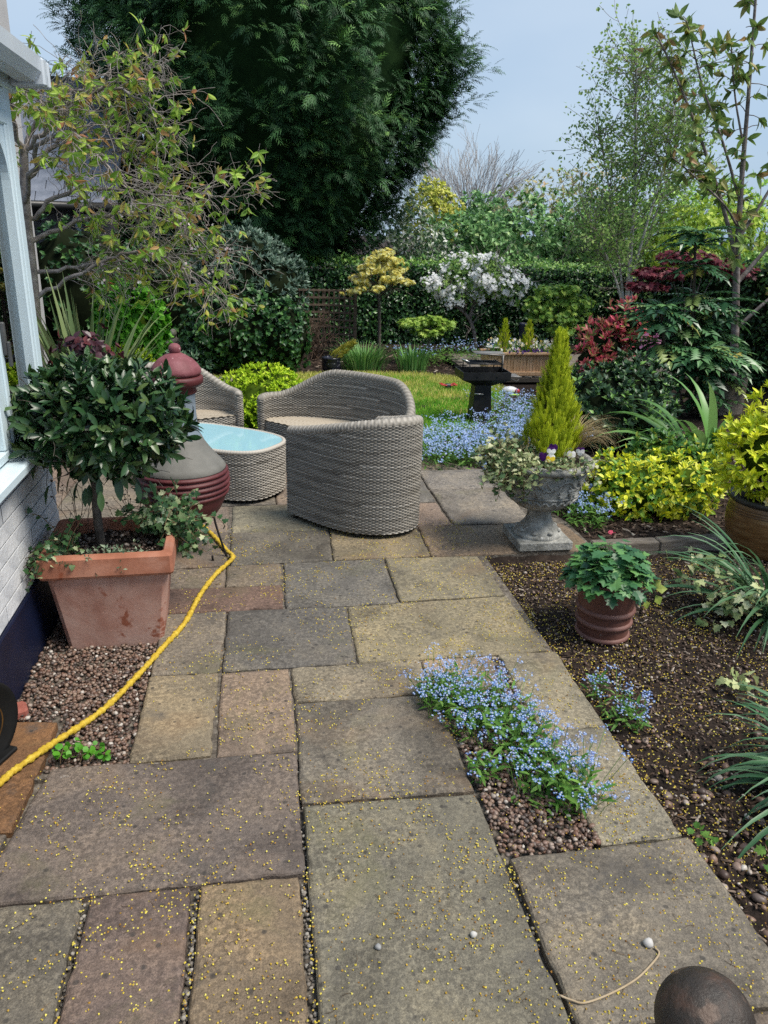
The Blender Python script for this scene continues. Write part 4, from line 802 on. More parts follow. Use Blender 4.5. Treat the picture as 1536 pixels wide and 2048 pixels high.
def tuft(name, label, cat, base, n, L, w, mat, lean=(.1, .6), arch=(1.2, 2.2), rad=.03, az=(0, 6.28), group=None, single=True, nseg=7, fold=.25):
    t = thing(name, label, cat, base, group); base = np.array(base, float)
    if single:
        for i in range(n):
            a = U(*az); b0 = base+np.array([math.cos(a), math.sin(a), 0])*U(0, rad); part(t, 'leaf', ribbon(b0, a, U(*L), U(*w), U(*lean), U(*arch), fold, nseg, U(-.5, .5)), mat, True)
    else:
        b = B()
        for i in range(n):
            a = U(*az); b0 = base+np.array([math.cos(a), math.sin(a), 0])*U(0, rad); b.add(ribbon(b0, a, U(*L), U(*w), U(*lean), U(*arch), fold, nseg))
        o = part(t, 'blades', b, mat, True); o['kind'] = 'stuff'
    return t
tuft('sedge', 'bronze hair sedge arching over the right rim of the stone urn', 'sedge', UC+[.17, .03, .53], 240, (.22, .40), (.0009, .0018), M_SEDGE, (.0, .5), (1.6, 2.9), .05, (-1.2, 1.3), single=False, nseg=10)
tuft('sedge', 'small bronze sedge tuft left of the cypress in the stone urn', 'sedge', UC+[-.11, .02, .53], 110, (.12, .24), (.0009, .0016), M_SEDGE, (.0, .6), (1.2, 2.4), .04, single=False, nseg=8)
PAN = {k: leafm('pansy_'+k, v, .6, .2, .2) for k, v in (('purple', [(.035, .004, .07), (.06, .008, .11)]), ('white', [(.62, .58, .56), (.70, .68, .60)]), ('yellow', [(.62, .42, .02), (.68, .50, .05)]))}
PET = lobed([(0, 0), (.25, .1), (.5, .45), (.42, .85), (0, 1)], .05)
for i, (dx, dy, dz, up_, lo_, lb) in enumerate(((-.085, -.19, .60, 'purple', 'purple', 'dark purple pansy leaning left over the urn rim'), (-.045, -.20, .635, 'purple', 'white', 'white faced purple pansy at the top of the urn posy'), (-.05, -.215, .595, 'white', 'yellow', 'yellow lipped white pansy in front of the urn posy'), (.16, -.13, .61, 'purple', 'white', 'purple pansy beside the bronze sedge in the urn'), (.09, -.17, .60, 'white', 'white', 'small pale pansy in front of the urn cypress'), (-.02, -.16, .64, 'purple', 'purple', 'dark purple pansy against the cypress foot'))):
    c = UC+[dx, dy, dz]; t = thing('pansy', lb, 'pansy', c, 'pansies in the urn'); f = nrm(CAM-c+randdir(1)[0]*.5); s = nrm(np.cross((0, 0, 1), f)); u_ = np.cross(f, s)
    for q, an in enumerate((35, 145, -15, 195, 270)):
        A_ = math.radians(an); d = s*math.cos(A_)+u_*math.sin(A_); part(t, 'petal', scatter(PET, np.array([c+f*.002*q]), np.array([d]), np.array([f]), np.array([.026 if q < 4 else .03])), PAN[up_ if q < 2 else lo_])
    part(t, 'stem', tube([c, c-f*.01+[0, 0, -.04], np.array([c[0], c[1]+.03, .53])], .0016, 4), surf('stem_green', [(.05, .12, .03), (.08, .16, .04)], 20, .6))

# ------------------------------------------------------------------ ringed terracotta pot with hellebore
HC = np.array([1.625, 3.12, -.048])
hpot = thing('ringed_pot', 'round brown terracotta pot with three raised rings on the soil', 'plant pot', HC)
M_RED = surf('red_brown_terracotta', [(.085, .034, .026), (.13, .052, .038), (.175, .08, .062)], 7, .6, .3, 60, speck=(50, .74, (.36, .30, .26)))
M_REDR = surf('paler_terracotta_ring', [(.14, .062, .05), (.20, .10, .082)], 9, .6, .3, 60)
part(hpot, 'body', lathe([(0, 0), (.118, 0), (.121, .02), (.126, .10), (.134, .20), (.142, .285), (.146, .30), (.140, .305), (.130, .298), (.12, .26), (0, .258)], 56, HC), M_RED, True)
for z, r in ((.014, .122), (.085, .127), (.150, .133)):
    part(hpot, 'ring', lathe([(r-.004, z-.014), (r+.006, z-.010), (r+.010, z), (r+.007, z+.010), (r-.004, z+.014)], 56, HC), M_REDR, True)
hb = thing('hellebore', 'leafy green hellebore filling the ringed pot', 'plant', HC+[0, 0, .262])
M_HEL = leafm('hellebore_leaves', [(0, (.018, .065, .03)), (.4, (.035, .11, .04)), (.75, (.07, .18, .055)), (1, (.13, .26, .07))], .42, .22, .45)
HEL = lobed([(0, 0), (.2, .0), (.38, .12), (.3, .25), (.56, .36), (.33, .48), (.45, .7), (.2, .72), (.12, .86), (0, 1)], .12)
n_ = 330; a = U(0, 6.28, n_); rr = .185*np.sqrt(U(0, 1, n_)); z = HC[2]+.335+.13*(1-(rr/.19)**2)*U(.3, 1.05, n_)+U(-.03, .02, n_)-.03*(rr > .16)
po = np.stack([HC[0]+rr*np.cos(a), HC[1]+rr*np.sin(a), z], 1); d_ = nrm(np.stack([np.cos(a), np.sin(a), U(-.5, .3, n_)-.4*(rr > .15)], 1)+randdir(n_)*.35); n2 = nrm(np.stack([np.cos(a)*.4, np.sin(a)*.4, np.full(n_, 1)], 1)+randdir(n_)*.25)
foliage(hb, HEL, po, d_, n2, U(.042, .07, n_), M_HEL, single=170)
b = B()
for i in range(0, n_, 2): b.add(tube([(HC[0]+U(-.05, .05), HC[1]+U(-.05, .05), HC[2]+.25), po[i]*[.6, .6, 1]+HC*[.4, .4, 0]-[0, 0, .03], po[i]], .0018, 4, False))
part(hb, 'stems', b, surf('hellebore_stem', [(.06, .12, .04), (.1, .18, .06)], 20, .6), True)
yl = thing('yellowing_shoot', 'yellow green shoot hanging out over the right of the ringed pot', 'plant', HC+[.15, -.03, .26])
c = HC+[.15, -.03, .27]; part(yl, 'stem', tube(catmull([c, c+[.04, -.01, -.01], c+[.07, -.02, -.04], c+[.065, -.02, -.10]], 4), .003, 5), surf('shoot_stem', [(.03, .05, .02), (.05, .08, .03)], 10, .6), True)
po = np.array([c+[.05, -.015, -.01], c+[.07, -.02, -.02], c+[.075, -.02, -.05], c+[.02, -.03, -.07], c+[.06, -.02, .0]]); foliage(yl, kite(.42), po, nrm(np.array([[.5, -.2, .6], [.7, -.2, .1], [.4, -.3, -.8], [.2, -.3, -.9], [.6, 0, .5]])), np.tile([[-.1, -.8, .5]], (5, 1)), np.array([.05, .055, .055, .045, .04]), leafm('yellow_green_leaf', [(.22, .28, .05), (.32, .36, .09)], .5, .3), single=5)

# ------------------------------------------------------------------ timber edging
M_TIM = surf('weathered_timber', [(.09, .075, .06), (.17, .145, .12), (.25, .22, .19)], 5, .9, .6, 40, 8, .2, stretch=(2, 14, 14))
tag(part(None, 'timber_edging', B().add(box((2.17, 4.035, -.005), (.42, .085, .10), .008, .02)), M_TIM), 'short weathered timber edging board behind the hellebore pot', 'edging', 'timber edging of the bed')
tag(part(None, 'timber_edging', B().add(box((2.62, 4.05, -.003), (.47, .085, .10), .008, .03)), M_TIM), 'weathered timber edging board reaching the brown glazed pot', 'edging', 'timber edging of the bed')

# ------------------------------------------------------------------ forget-me-nots
def fl5():
    V = [(0, 0, .03)]; F = []
    for k in range(5):
        A_ = k*2*math.pi/5; f = lambda r, da, z: (r*math.cos(A_+da), r*math.sin(A_+da), z); n = len(V); V += [f(.55, -.5, .1), f(1, 0, .05), f(.55, .5, .1)]; F.append((0, n, n+1, n+2))
    V = np.array(V)[:, [0, 2, 1]]*[1, 1, -1]; return np.stack([V[:, 0], V[:, 2], V[:, 1]], 1), [F]
FL5 = fl5()
M_BLUE = leafm('forget_me_not_blue', [(0, (.09, .20, .64)), (.5, (.16, .33, .80)), (.9, (.28, .46, .86)), (1, (.45, .42, .80))], .6, .3, .2, 1.0)
M_BLUEP = leafm('pale_forget_me_not_blue', [(0, (.24, .36, .70)), (.5, (.36, .50, .82)), (.9, (.48, .60, .88)), (1, (.55, .54, .84))], .6, .3, .2, 1.0)
M_EYE = leafm('flower_eye', [(.75, .65, .25), (.8, .78, .6)], .6, 0)
M_FML = leafm('forget_me_not_leaf', [(0, (.045, .13, .022)), (.5, (.09, .21, .035)), (1, (.18, .32, .065))], .55, .3, .25, 1.1)
FLEAF = leafgrid(3, lambda t: .13*math.sin(math.pi*min(1, t*.85+.12)), .1, .25)
def forget(label, spots, stems, leaves, h, kind=None, name='forget_me_not', fsize=.0055, per=8, clus=.017, group='forget-me-nots'):
    c = np.mean([s[0] for s in spots], 0); root = thing(name, label, 'flowers', (c[0], c[1], -.03), group)
    if kind: root['kind'] = kind
    P = []; LP_ = []; b = B(); w_ = np.array([s[1] for s in spots]); w_ = w_/w_.sum()
    for i in range(stems):
        (x, y), r = spots[RG.choice(len(spots), p=w_)]; a = U(0, 6.28); q = r*math.sqrt(U(0, 1)); bx, by = x+q*math.cos(a), y+q*math.sin(a); hh = h*U(.55, 1.1); ln = U(-.35, .35, 2)*hh+np.array([math.cos(a), math.sin(a)])*.35*hh*q/max(r, .01)
        top = np.array([bx+ln[0], by+ln[1], hh-.02]); b.add(tube([(bx, by, -.04), (bx+ln[0]*.35, by+ln[1]*.35, hh*.5-.03), top], .0011, 3, False)); P.append(top)
    P = np.array(P); b_ = part(root, 'stems', b, M_FML); b_['kind'] = 'stuff'
    for i in range(leaves):
        (x, y), r = spots[RG.choice(len(spots), p=w_)]; a = U(0, 6.28); q = r*math.sqrt(U(0, 1))*1.05; LP_.append((x+q*math.cos(a), y+q*math.sin(a), U(-.03, .55*h)))
    LP_ = np.array(LP_); a = U(0, 6.28, leaves); d = nrm(np.stack([np.cos(a), np.sin(a), U(-.1, 1.0, leaves)], 1)); foliage(root, FLEAF, LP_, d, nrm(np.array([0, 0, 1.])+randdir(leaves)*.4), U(.03, .062, leaves)*(h/.16)**.5, M_FML, smooth=True)
    F_ = np.repeat(P, per, 0)+RG.normal(size=(len(P)*per, 3))*[clus*.62, clus*.62, clus*.4]; nn = nrm(np.array([0, -.25, 1.])+randdir(len(F_))*.6)
    foliage(root, FL5, F_, nrm(np.cross(nn, randdir(len(F_)))), nn, U(.75, 1.15, len(F_))*fsize, M_BLUE if fsize < .007 else M_BLUEP, 'flowers')
    if fsize < .0065:
        e = F_+nn*fsize*.12; foliage(root, (np.array([(-.22, -.22, 0), (.22, -.22, 0), (.22, .22, 0), (-.22, .22, 0)]), [[(0, 1, 2, 3)]]), e, nrm(np.cross(nn, randdir(len(F_)))), nn, np.full(len(F_), fsize), M_EYE, 'flower_eyes')
    return root
forget('large blue forget-me-not clump growing in the pebble gap between slabs', [((.78, 2.52), .17), ((.86, 2.38), .15), ((.70, 2.58), .10), ((.93, 2.20), .12), ((.95, 2.02), .12), ((1.02, 1.96), .08)], 300, 1050, .17)
forget('young green forget-me-not plant at the slab edge of the pebble gap', [((.745, 2.13), .05)], 6, 90, .11, fsize=.0055)
forget('small blue forget-me-not seedling on the dark soil beside the slabs', [((1.38, 2.42), .07), ((1.35, 2.58), .03), ((1.42, 2.36), .05)], 30, 120, .12)
forget('small forget-me-not plant at the foot of the urn bed', [((2.12, 4.48), .12), ((2.05, 4.75), .16), ((2.25, 4.62), .12)], 95, 420, .17, fsize=.0075)
forget('broad drift of pale blue forget-me-nots along the lawn and patio edge', [((1.45, 5.95), .26), ((1.65, 6.15), .36), ((1.95, 6.55), .42), ((2.1, 6.0), .36), ((1.95, 5.4), .22), ((2.55, 6.9), .36), ((2.65, 7.6), .40), ((2.75, 6.9), .30), ((2.5, 6.4), .36), ((2.05, 5.05), .16)], 1500, 3600, .20, 'stuff', 'forget_me_not_drift', .0095, 6, .026)
forget('faint blue forget-me-nots in the border below the apple tree', [((2.9, 11.2), .4), ((3.5, 11.0), .4), ((2.3, 11.0), .35), ((4.0, 11.3), .4)], 160, 1700, .25, 'stuff', 'forget_me_not_drift', .013, 5, .04)
# ------------------------------------------------------------------ shrubs
M_TWIG = surf('brown_twig', [(.05, .035, .025), (.10, .075, .055)], 20, .9)
M_DARK = surf('dark_core_shade', [(.008, .012, .006), (.016, .022, .010)], 12, 1.0, spec=.05)  # near-black shade colour for the solid cores inside shrubs and hedges
def shrub(name, label, cat, base, blobs, tpl, per, size, mat, tips=300, spread=(.4, 1.2), up=.3, lo=.6, single=0, group=None, front=True, incore=.72, amp=.16, seed=0.0, off=.03, zmin=-.02, smooth=False, stems=True, corem=None, hi=1.03, crown='crown'):
    """blobs: [(centre, radii, weight)]"""
    t = thing(name, label, cat, base, group); A = []; X = []; cb = B(); sb = B(); wt = sum(q[2] for q in blobs); bz = np.array(base, float)
    for i, (c, r, w_) in enumerate(blobs):
        p, a = lumpy(c, r, int(tips*w_/wt), lo, hi, seed+i*1.7, amp, front, zmin); A.append(p); X.append(a)
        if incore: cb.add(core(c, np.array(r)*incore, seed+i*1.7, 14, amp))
        if stems:
            for q in p[:: max(1, len(p)//14)]: sb.add(tube([bz+[U(-.03, .03), U(-.03, .03), 0], (bz+q)/2+[0, 0, .05*r[2]], q], np.array([.012, .008, .003])*max(.4, min(1.2, r[2]*1.6)), 4, False))
    A = np.vstack(A); X = np.vstack(X); po, d, n, s = rosette(A, X, per, spread, size, off, up)
    ok = po[:, 2] > zmin; foliage(t, tpl, po[ok], d[ok], n[ok], s[ok], mat, crown, single=single, smooth=smooth, stuff=False)
    if incore: part(t, 'occluder_core', cb, corem or M_DARK, True)  # solid core added to occlude light inside the crown
    if stems: part(t, 'stems', sb, M_TWIG, True)['kind'] = 'stuff'
    return t
M_LIME = leafm('lime_spirea', [(0, (.15, .27, .012)), (.4, (.29, .43, .018)), (.8, (.44, .57, .03)), (1, (.56, .65, .07))], .55, .3, .2)
M_LIMEC = surf('lime_inside', [(.035, .06, .006), (.06, .10, .01)], 14, 1.0, spec=.05)
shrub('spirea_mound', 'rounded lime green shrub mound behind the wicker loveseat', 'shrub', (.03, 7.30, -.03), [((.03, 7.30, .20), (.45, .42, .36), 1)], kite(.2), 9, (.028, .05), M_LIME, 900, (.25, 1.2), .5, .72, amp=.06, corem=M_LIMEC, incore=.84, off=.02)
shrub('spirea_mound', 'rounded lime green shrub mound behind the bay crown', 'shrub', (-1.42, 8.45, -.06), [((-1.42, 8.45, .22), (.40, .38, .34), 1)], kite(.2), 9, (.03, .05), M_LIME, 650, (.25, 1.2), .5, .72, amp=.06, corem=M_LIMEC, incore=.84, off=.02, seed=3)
M_BRT = leafm('bright_green_leaves', [(0, (.03, .13, .012)), (.5, (.075, .25, .02)), (1, (.17, .40, .04))], .5, .3, .3)
shrub('choisya', 'bright green leafy bush beside the spiky plant', 'shrub', (-1.36, 8.9, -.07), [((-1.36, 8.9, .68), (.36, .34, .52), 1)], kite(.3), 7, (.06, .10), M_BRT, 480, (.4, 1.2), .2, .6, incore=.78, corem=M_LIMEC)
M_SILV = leafm('silver_green_leaves', [(0, (.04, .075, .05)), (.5, (.09, .145, .105)), (1, (.22, .29, .23))], .5, .2, .35)
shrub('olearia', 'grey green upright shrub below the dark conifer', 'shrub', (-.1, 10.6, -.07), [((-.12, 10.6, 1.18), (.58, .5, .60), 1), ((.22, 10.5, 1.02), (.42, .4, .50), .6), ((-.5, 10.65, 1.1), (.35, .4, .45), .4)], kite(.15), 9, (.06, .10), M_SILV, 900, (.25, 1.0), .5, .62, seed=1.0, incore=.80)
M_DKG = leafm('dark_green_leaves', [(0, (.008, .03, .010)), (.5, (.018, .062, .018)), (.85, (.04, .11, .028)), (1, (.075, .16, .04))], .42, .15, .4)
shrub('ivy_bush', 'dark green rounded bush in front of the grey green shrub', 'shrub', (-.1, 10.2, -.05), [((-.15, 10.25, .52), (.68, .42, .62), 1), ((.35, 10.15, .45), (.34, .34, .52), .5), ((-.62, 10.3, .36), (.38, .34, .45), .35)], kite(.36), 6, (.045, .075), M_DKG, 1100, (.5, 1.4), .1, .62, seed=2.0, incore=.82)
shrub('evergreen_bush', 'shadowy evergreen bush behind the bright green bush and cherry', 'shrub', (-2.4, 11.6, -.07), [((-2.4, 11.6, .8), (.9, .5, 1.0), 1)], kite(.3), 6, (.06, .1), M_DKG, 300, (.5, 1.4), .1, .6, seed=3.0, incore=.85)
shrub('evergreen_bush', 'shadowy evergreen bush behind the small statue', 'shrub', (-1.2, 12.0, -.07), [((-1.2, 12.0, .75), (.9, .5, .95), 1)], kite(.3), 6, (.06, .1), M_DKG, 300, (.5, 1.4), .1, .6, seed=5.0, incore=.85)
shrub('low_evergreen', 'small low evergreen plant at the foot of the statue', 'plant', (-.86, 10.1, -.05), [((-.9, 10.1, .13), (.36, .25, .22), 1)], kite(.2), 8, (.05, .09), leafm('bluish_green_leaves', [(.03, .08, .04), (.07, .14, .08), (.16, .22, .15)], .5, .2), 120, (.3, 1.2), .4, .5, incore=.6)
M_PUR = leafm('plum_leaves', [(0, (.022, .007, .011)), (.5, (.045, .012, .02)), (.8, (.085, .03, .04)), (1, (.15, .03, .03))], .38, .2, .5, 1.0)
shrub('smoke_bush', 'plum red leaved bush in front of the spiky plant', 'shrub', (-1.28, 5.95, 0), [((-1.22, 5.95, .86), (.24, .2, .22), 1), ((-1.36, 5.95, .72), (.16, .16, .14), .3)], leafgrid(3, lambda t: .36*math.sin(math.pi*min(1, t*.85+.12)), .12, .2), 4, (.045, .075), M_PUR, 70, (.6, 1.5), .1, .3, single=150, incore=0, seed=2)
# phormium
M_PHO = leafm('phormium_leaf', [(0, (.05, .085, .03)), (.5, (.10, .145, .055)), (1, (.18, .22, .09))], .45, .2, .35)
M_PHOY = leafm('phormium_pale', [(.32, .36, .12), (.42, .45, .18)], .5, .25)
ph = tuft('phormium', 'spiky sword leaved phormium beside the conservatory corner', 'phormium', (-1.44, 6.75, -.02), 74, (.95, 1.5), (.018, .028), M_PHO, (.02, .62), (.05, .6), .14, nseg=8, fold=.35)
for a, L, ln, ar in ((.1, 1.1, .35, 1.7), (-.4, 1.0, .45, 1.6), (.6, 1.15, .3, 1.5), (2.9, .8, .1, 2.3)): part(ph, 'leaf', ribbon((-1.44, 6.75, .0), a, L, .02, ln, ar, .3, 9), M_PHOY if a > 2 else M_PHO, True)

# statue
stt = thing('garden_statue', 'small weathered stone figure half hidden behind the chiminea', 'statue', (-1.07, 10.45, -.07))
M_OLD = surf('mossy_stone', [(.10, .095, .075), (.18, .17, .14), (.24, .23, .2)], 20, .9, .5, 60)
part(stt, 'pedestal', B().add(box((-1.07, 10.45, .03), (.24, .22, .20), .01)).add(box((-1.07, 10.45, .145), (.19, .17, .03), .006)), M_OLD)
fg = B().add((ICO[0]*[.047, .05, .058]+[-1.075, 10.43, .445], ICO[1])).add(lathe([(0, .155), (.085, .16), (.10, .20), (.082, .25), (.07, .30), (.078, .335), (.07, .365), (.03, .39), (.026, .41), (0, .41)], 16, (-1.065, 10.45, 0), lambda V, a: V*[1, .75, 1]))
for s in (-1, 1): fg.add(tube(catmull([(-1.065+s*.068, 10.45, .355), (-1.065+s*.095, 10.42, .29), (-1.065+s*.05, 10.38, .25), (-1.065+s*.01, 10.375, .28)], 4), np.linspace(.026, .016, 13), 7)).add((ICO[0]*[.06, .075, .035]+[-1.065+s*.06, 10.39, .185], ICO[1]))
part(stt, 'figure', fg, M_OLD, True)
pk = thing('heather', 'low pale pink flowers beside the lime mound', 'flowers', (-.45, 8.9, -.04)); p, a_ = lumpy((-.45, 8.9, .03), (.24, .2, .10), 420, .4, 1.1)
foliage(pk, kite(.3), p, a_, randdir(len(p)), U(.02, .04, len(p)), leafm('heather_pink', [(.35, .22, .30), (.5, .38, .44), (.6, .5, .55), (.12, .2, .06)], .6, .3)); part(pk, 'stems', core((-.45, 8.9, .0), (.2, .17, .08)), M_DKG, True)

# ------------------------------------------------------------------ weeping cherry at the left
M_CHL = leafm('young_cherry_leaves', [(0, (.09, .17, .025)), (.4, (.17, .28, .04)), (.7, (.29, .38, .07)), (.85, (.32, .26, .07)), (1, (.30, .13, .07))], .5, .4, .3, 1.65)
M_CBK = surf('cherry_bark', [(.09, .07, .06), (.18, .15, .135), (.30, .265, .245)], 14, .85, .4, 40)
chl = thing('cherry_tree', 'spreading cherry tree with bare twigs and sparse yellow green leaves', 'tree', (-2.15, 8.0, -.07)); out = []; tips = []
tr = catmull([(-2.15, 8.0, -.08), (-2.12, 8.0, .6), (-2.08, 7.98, 1.2), (-2.05, 7.95, 1.9), (-2.0, 7.95, 2.4)], 5); out.append((tr, np.linspace(.07, .035, len(tr)), 3))
LIMBS = [((-2.1, 8, 1.05), [(-1.6, 7.9, 1.33), (-1.15, 7.8, 1.52), (-.75, 7.7, 1.45), (-.40, 7.6, 1.25)]), ((-2.08, 8, 1.3), [(-1.6, 8.05, 1.38), (-1.1, 8.1, 1.45), (-.7, 8.15, 1.5)]), ((-2.05, 8, 1.75), [(-1.7, 7.9, 2.0), (-1.2, 7.8, 2.05), (-.7, 7.75, 2.0), (-.2, 7.7, 2.02)]),
 ((-2.0, 7.95, 2.1), [(-1.7, 8.0, 2.45), (-1.35, 8.05, 2.5), (-1.0, 8.1, 2.3), (-.6, 8.1, 2.05)]), ((-2.0, 7.95, 2.35), [(-1.75, 7.9, 2.75), (-1.4, 7.9, 2.85), (-1.05, 7.9, 2.98), (-.85, 7.9, 3.05)]), ((-2.0, 7.95, 2.35), [(-1.6, 7.8, 2.65), (-1.2, 7.75, 2.85), (-.9, 7.7, 2.75), (-.75, 7.7, 2.6)]),
 ((-2.05, 7.95, 1.9), [(-1.8, 7.6, 2.35), (-1.5, 7.4, 2.45), (-1.2, 7.3, 2.2), (-.95, 7.2, 1.85)]), ((-2.0, 7.95, 2.3), [(-2.0, 7.7, 2.7), (-1.85, 7.5, 2.8), (-1.6, 7.4, 2.6)]), ((-2.05, 8, 1.6), [(-1.6, 8.3, 1.8), (-1.1, 8.4, 1.85), (-.6, 8.4, 1.7), (-.3, 8.4, 1.45)])]
for s, pts in LIMBS:
    P_ = catmull([s]+pts, 6); P_ += RG.normal(size=P_.shape)*.012; n = len(P_); out.append((P_, np.linspace(.024, .005, n), 2))
    for i in range(4, n, 1):
        for _ in range(2):
            d = nrm(P_[min(i+1, n-1)]-P_[i-1]); sd = nrm(np.cross(d, RG.normal(size=3))); grow(P_[i], d*.8+sd*.9+[.15, -.1, .1], U(.22, .5), .005, 1, out, tips, .26, -.05, 6, 5, .62, .8)
branches(chl, out, surf('pale_cherry_bark', [(.14, .115, .10), (.26, .225, .205), (.40, .36, .335)], 14, .85, .4, 40), minr=.0024)
tp = np.array([t[0] for t in tips]); td = np.array([t[1] for t in tips]); k = (RG.permutation(len(tp)) < 680); tp2, td2 = tp[k], td[k]
CHLF = leafgrid(4, lambda t: .19*math.sin(math.pi*min(1, t*.9+.08)), .14, .25)
po, d_, n_, s_ = rosette(tp2, nrm(td2+[0, 0, -.3]), 4, (.5, 1.5), (.06, .112), .02, -.1)
foliage(chl, CHLF, po, nrm(d_+[0, 0, -.35]), nrm(n_+[0, -.2, .7]), s_, M_CHL, 'crown', single=300, stuff=False)
k2 = RG.permutation(len(tp))[:110]; pf = np.repeat(tp[k2], 4, 0)+RG.normal(size=(440, 3))*.025-[0, 0, .03]; pf = pf[pf[:, 2] < 2.0]
foliage(chl, FL5, pf, randdir(len(pf)), randdir(len(pf)), U(.012, .02, len(pf)), leafm('cherry_blossom', [(.55, .36, .40), (.68, .52, .55), (.72, .62, .62)], .6, .3), 'blossom')

# ------------------------------------------------------------------ great dark conifer
M_LEY = leafm('leylandii', [(0, (.010, .028, .011)), (.4, (.020, .055, .019)), (.75, (.036, .092, .028)), (.93, (.075, .16, .045)), (1, (.12, .22, .06))], .55, .2, .25, 1.85)
ley = thing('leyland_cypress', 'towering dark green conifer filling the sky behind the patio', 'tree', (.33, 14.6, -.07))
part(ley, 'trunk', tube([(.33, 14.6, -.1), (.33, 14.6, 4), (.33, 14.6, 10)], [.24, .2, .08], 10), M_BARK, True)
def RL(z): return np.interp(z, [1.0, 1.6, 2.4, 3.0, 3.7, 4.4, 5.5, 7.5, 10, 12.5], [1.0, 1.55, 2.15, 2.55, 2.80, 2.9, 2.55, 2.0, 1.3, .2])
zz = np.linspace(1.15, 12, 16)
part(ley, 'occluder_core', lathe([(RL(z)*.80, z) for z in zz], 30, (.33, 14.6, 0), lambda V, a: V*(1+.07*np.sin(a*5+V[..., 2]*2)+.06*np.sin(a*9-V[..., 2]*3))[..., None]**np.array([1, 1, 0])), surf('conifer_shade', [(.010, .026, .010), (.022, .05, .017)], 6, 1.0, spec=.03), True)  # opaque dark core added so no sky shows through the crown
nb = 2000; npl = 330; zc = 1.2+U(0, 1, npl)**.9*6.2; ac = -math.pi/2+U(-1.9, 1.9, npl); ac[:90] = np.where(U(0, 1, 90) < .5, -.05, -math.pi+.05)+U(-.4, .3, 90); rc_ = U(-.22, .16, npl); kc = RG.integers(0, npl, nb); rcn = rc_[kc]; z = np.maximum(1.1, zc[kc]+RG.normal(size=nb)*.24); a = ac[kc]+RG.normal(size=nb)*.085; a[:160] = np.where(U(0, 1, 160) < .6, 0, -math.pi)+U(-.35, .25, 160)*1.2; z[:160] = U(2.6, 6.2, 160)
PO = []; DD = []; NN = []; SS = []; RN = []
for i in range(nb):
    out_ = np.array([math.cos(a[i]), math.sin(a[i]), 0]); R0 = RL(z[i])*(1+.05*math.sin(a[i]*5+z[i]*2))+rcn[i]; L = U(.32, .7) if i >= 160 else U(.55, 1.0); ax = nrm(out_*1.0+np.array([U(-.35, .35), U(-.35, .35), U(.15, .8)]))
    p0 = np.array([.33, 14.6, z[i]])+out_*(R0-L*.62); n = 12
    t = U(0, 1, n)**.8; sd = randdir(n); sd = nrm(sd-ax*(sd@ax)[:, None]); rad = .26*L*(1-t*.75)
    p = p0+ax*(t*L)[:, None]+sd*(rad*U(.3, 1, n))[:, None]-np.array([0, 0, .1])*(t**2)[:, None]
    PO.append(p); DD.append(nrm(ax*.8+sd*.8+randdir(n)*.25)); NN.append(nrm(np.array([0, 0, 1.])+out_*.5+randdir(n)*.45)); SS.append(U(.16, .31, n)); RN.append(np.clip(.05+.75*t+U(-.25, .25, n), 0, .99))  # RN paints lit tips: sprays get lighter towards each bough end
for zb in np.linspace(2.2, 5.2, 11):
    for sgn in ((1,) if zb < 2.6 else (1, -1)):
        L = U(1.1, 1.6); az = U(-.5, .1); ax = nrm(np.array([sgn*math.cos(az), math.sin(az), U(.25, .6)])); p0 = np.array([.33, 14.6, zb-.35])+np.array([sgn, 0, 0])*(RL(zb)-L*.55); n = 46; t = U(0, 1, n)**.75; sd = randdir(n); sd = nrm(sd-ax*(sd@ax)[:, None]); rad = .24*(1-t*.8)
        PO.append(p0+ax*(t*L)[:, None]+sd*(rad*U(.2, 1, n))[:, None]); DD.append(nrm(ax*.8+sd*.6+[0, 0, .1])); NN.append(nrm(np.array([0, -.3, 1.])+randdir(n)*.4)); SS.append(U(.16, .30, n)); RN.append(np.clip(.2+.6*t+U(-.2, .2, n), 0, .99))
for zb, xe in ((3.0, .35), (3.35, .6), (3.75, .95), (4.15, .9), (4.5, .75), (4.95, .5)):
    L = 1.3; ax = nrm(np.array([1.0, U(-.25, .0), U(.35, .55)])); tip = np.array([.33+RL(zb)+xe, 14.3, zb+.25]); n = 34; t = U(0, 1, n); sd = randdir(n); sd = nrm(sd-ax*(sd@ax)[:, None]); rad = .17*(1-t*.85)
    PO.append(tip-ax*((1-t)*L)[:, None]+sd*(rad*U(.2, 1, n))[:, None]); DD.append(nrm(ax*.9+sd*.45+[0, 0, .05])); NN.append(nrm(np.array([0, -.5, 1.])+randdir(n)*.4)); SS.append(U(.16, .28, n)); RN.append(np.clip(.1+.5*t+U(-.1, .2, n), 0, .99))
LSP = spray(4, .6, .46, .036, .3)
foliage(ley, LSP, np.vstack(PO), np.vstack(DD), np.vstack(NN), np.concatenate(SS), M_LEY, 'crown', rnd=np.concatenate(RN), stuff=False)

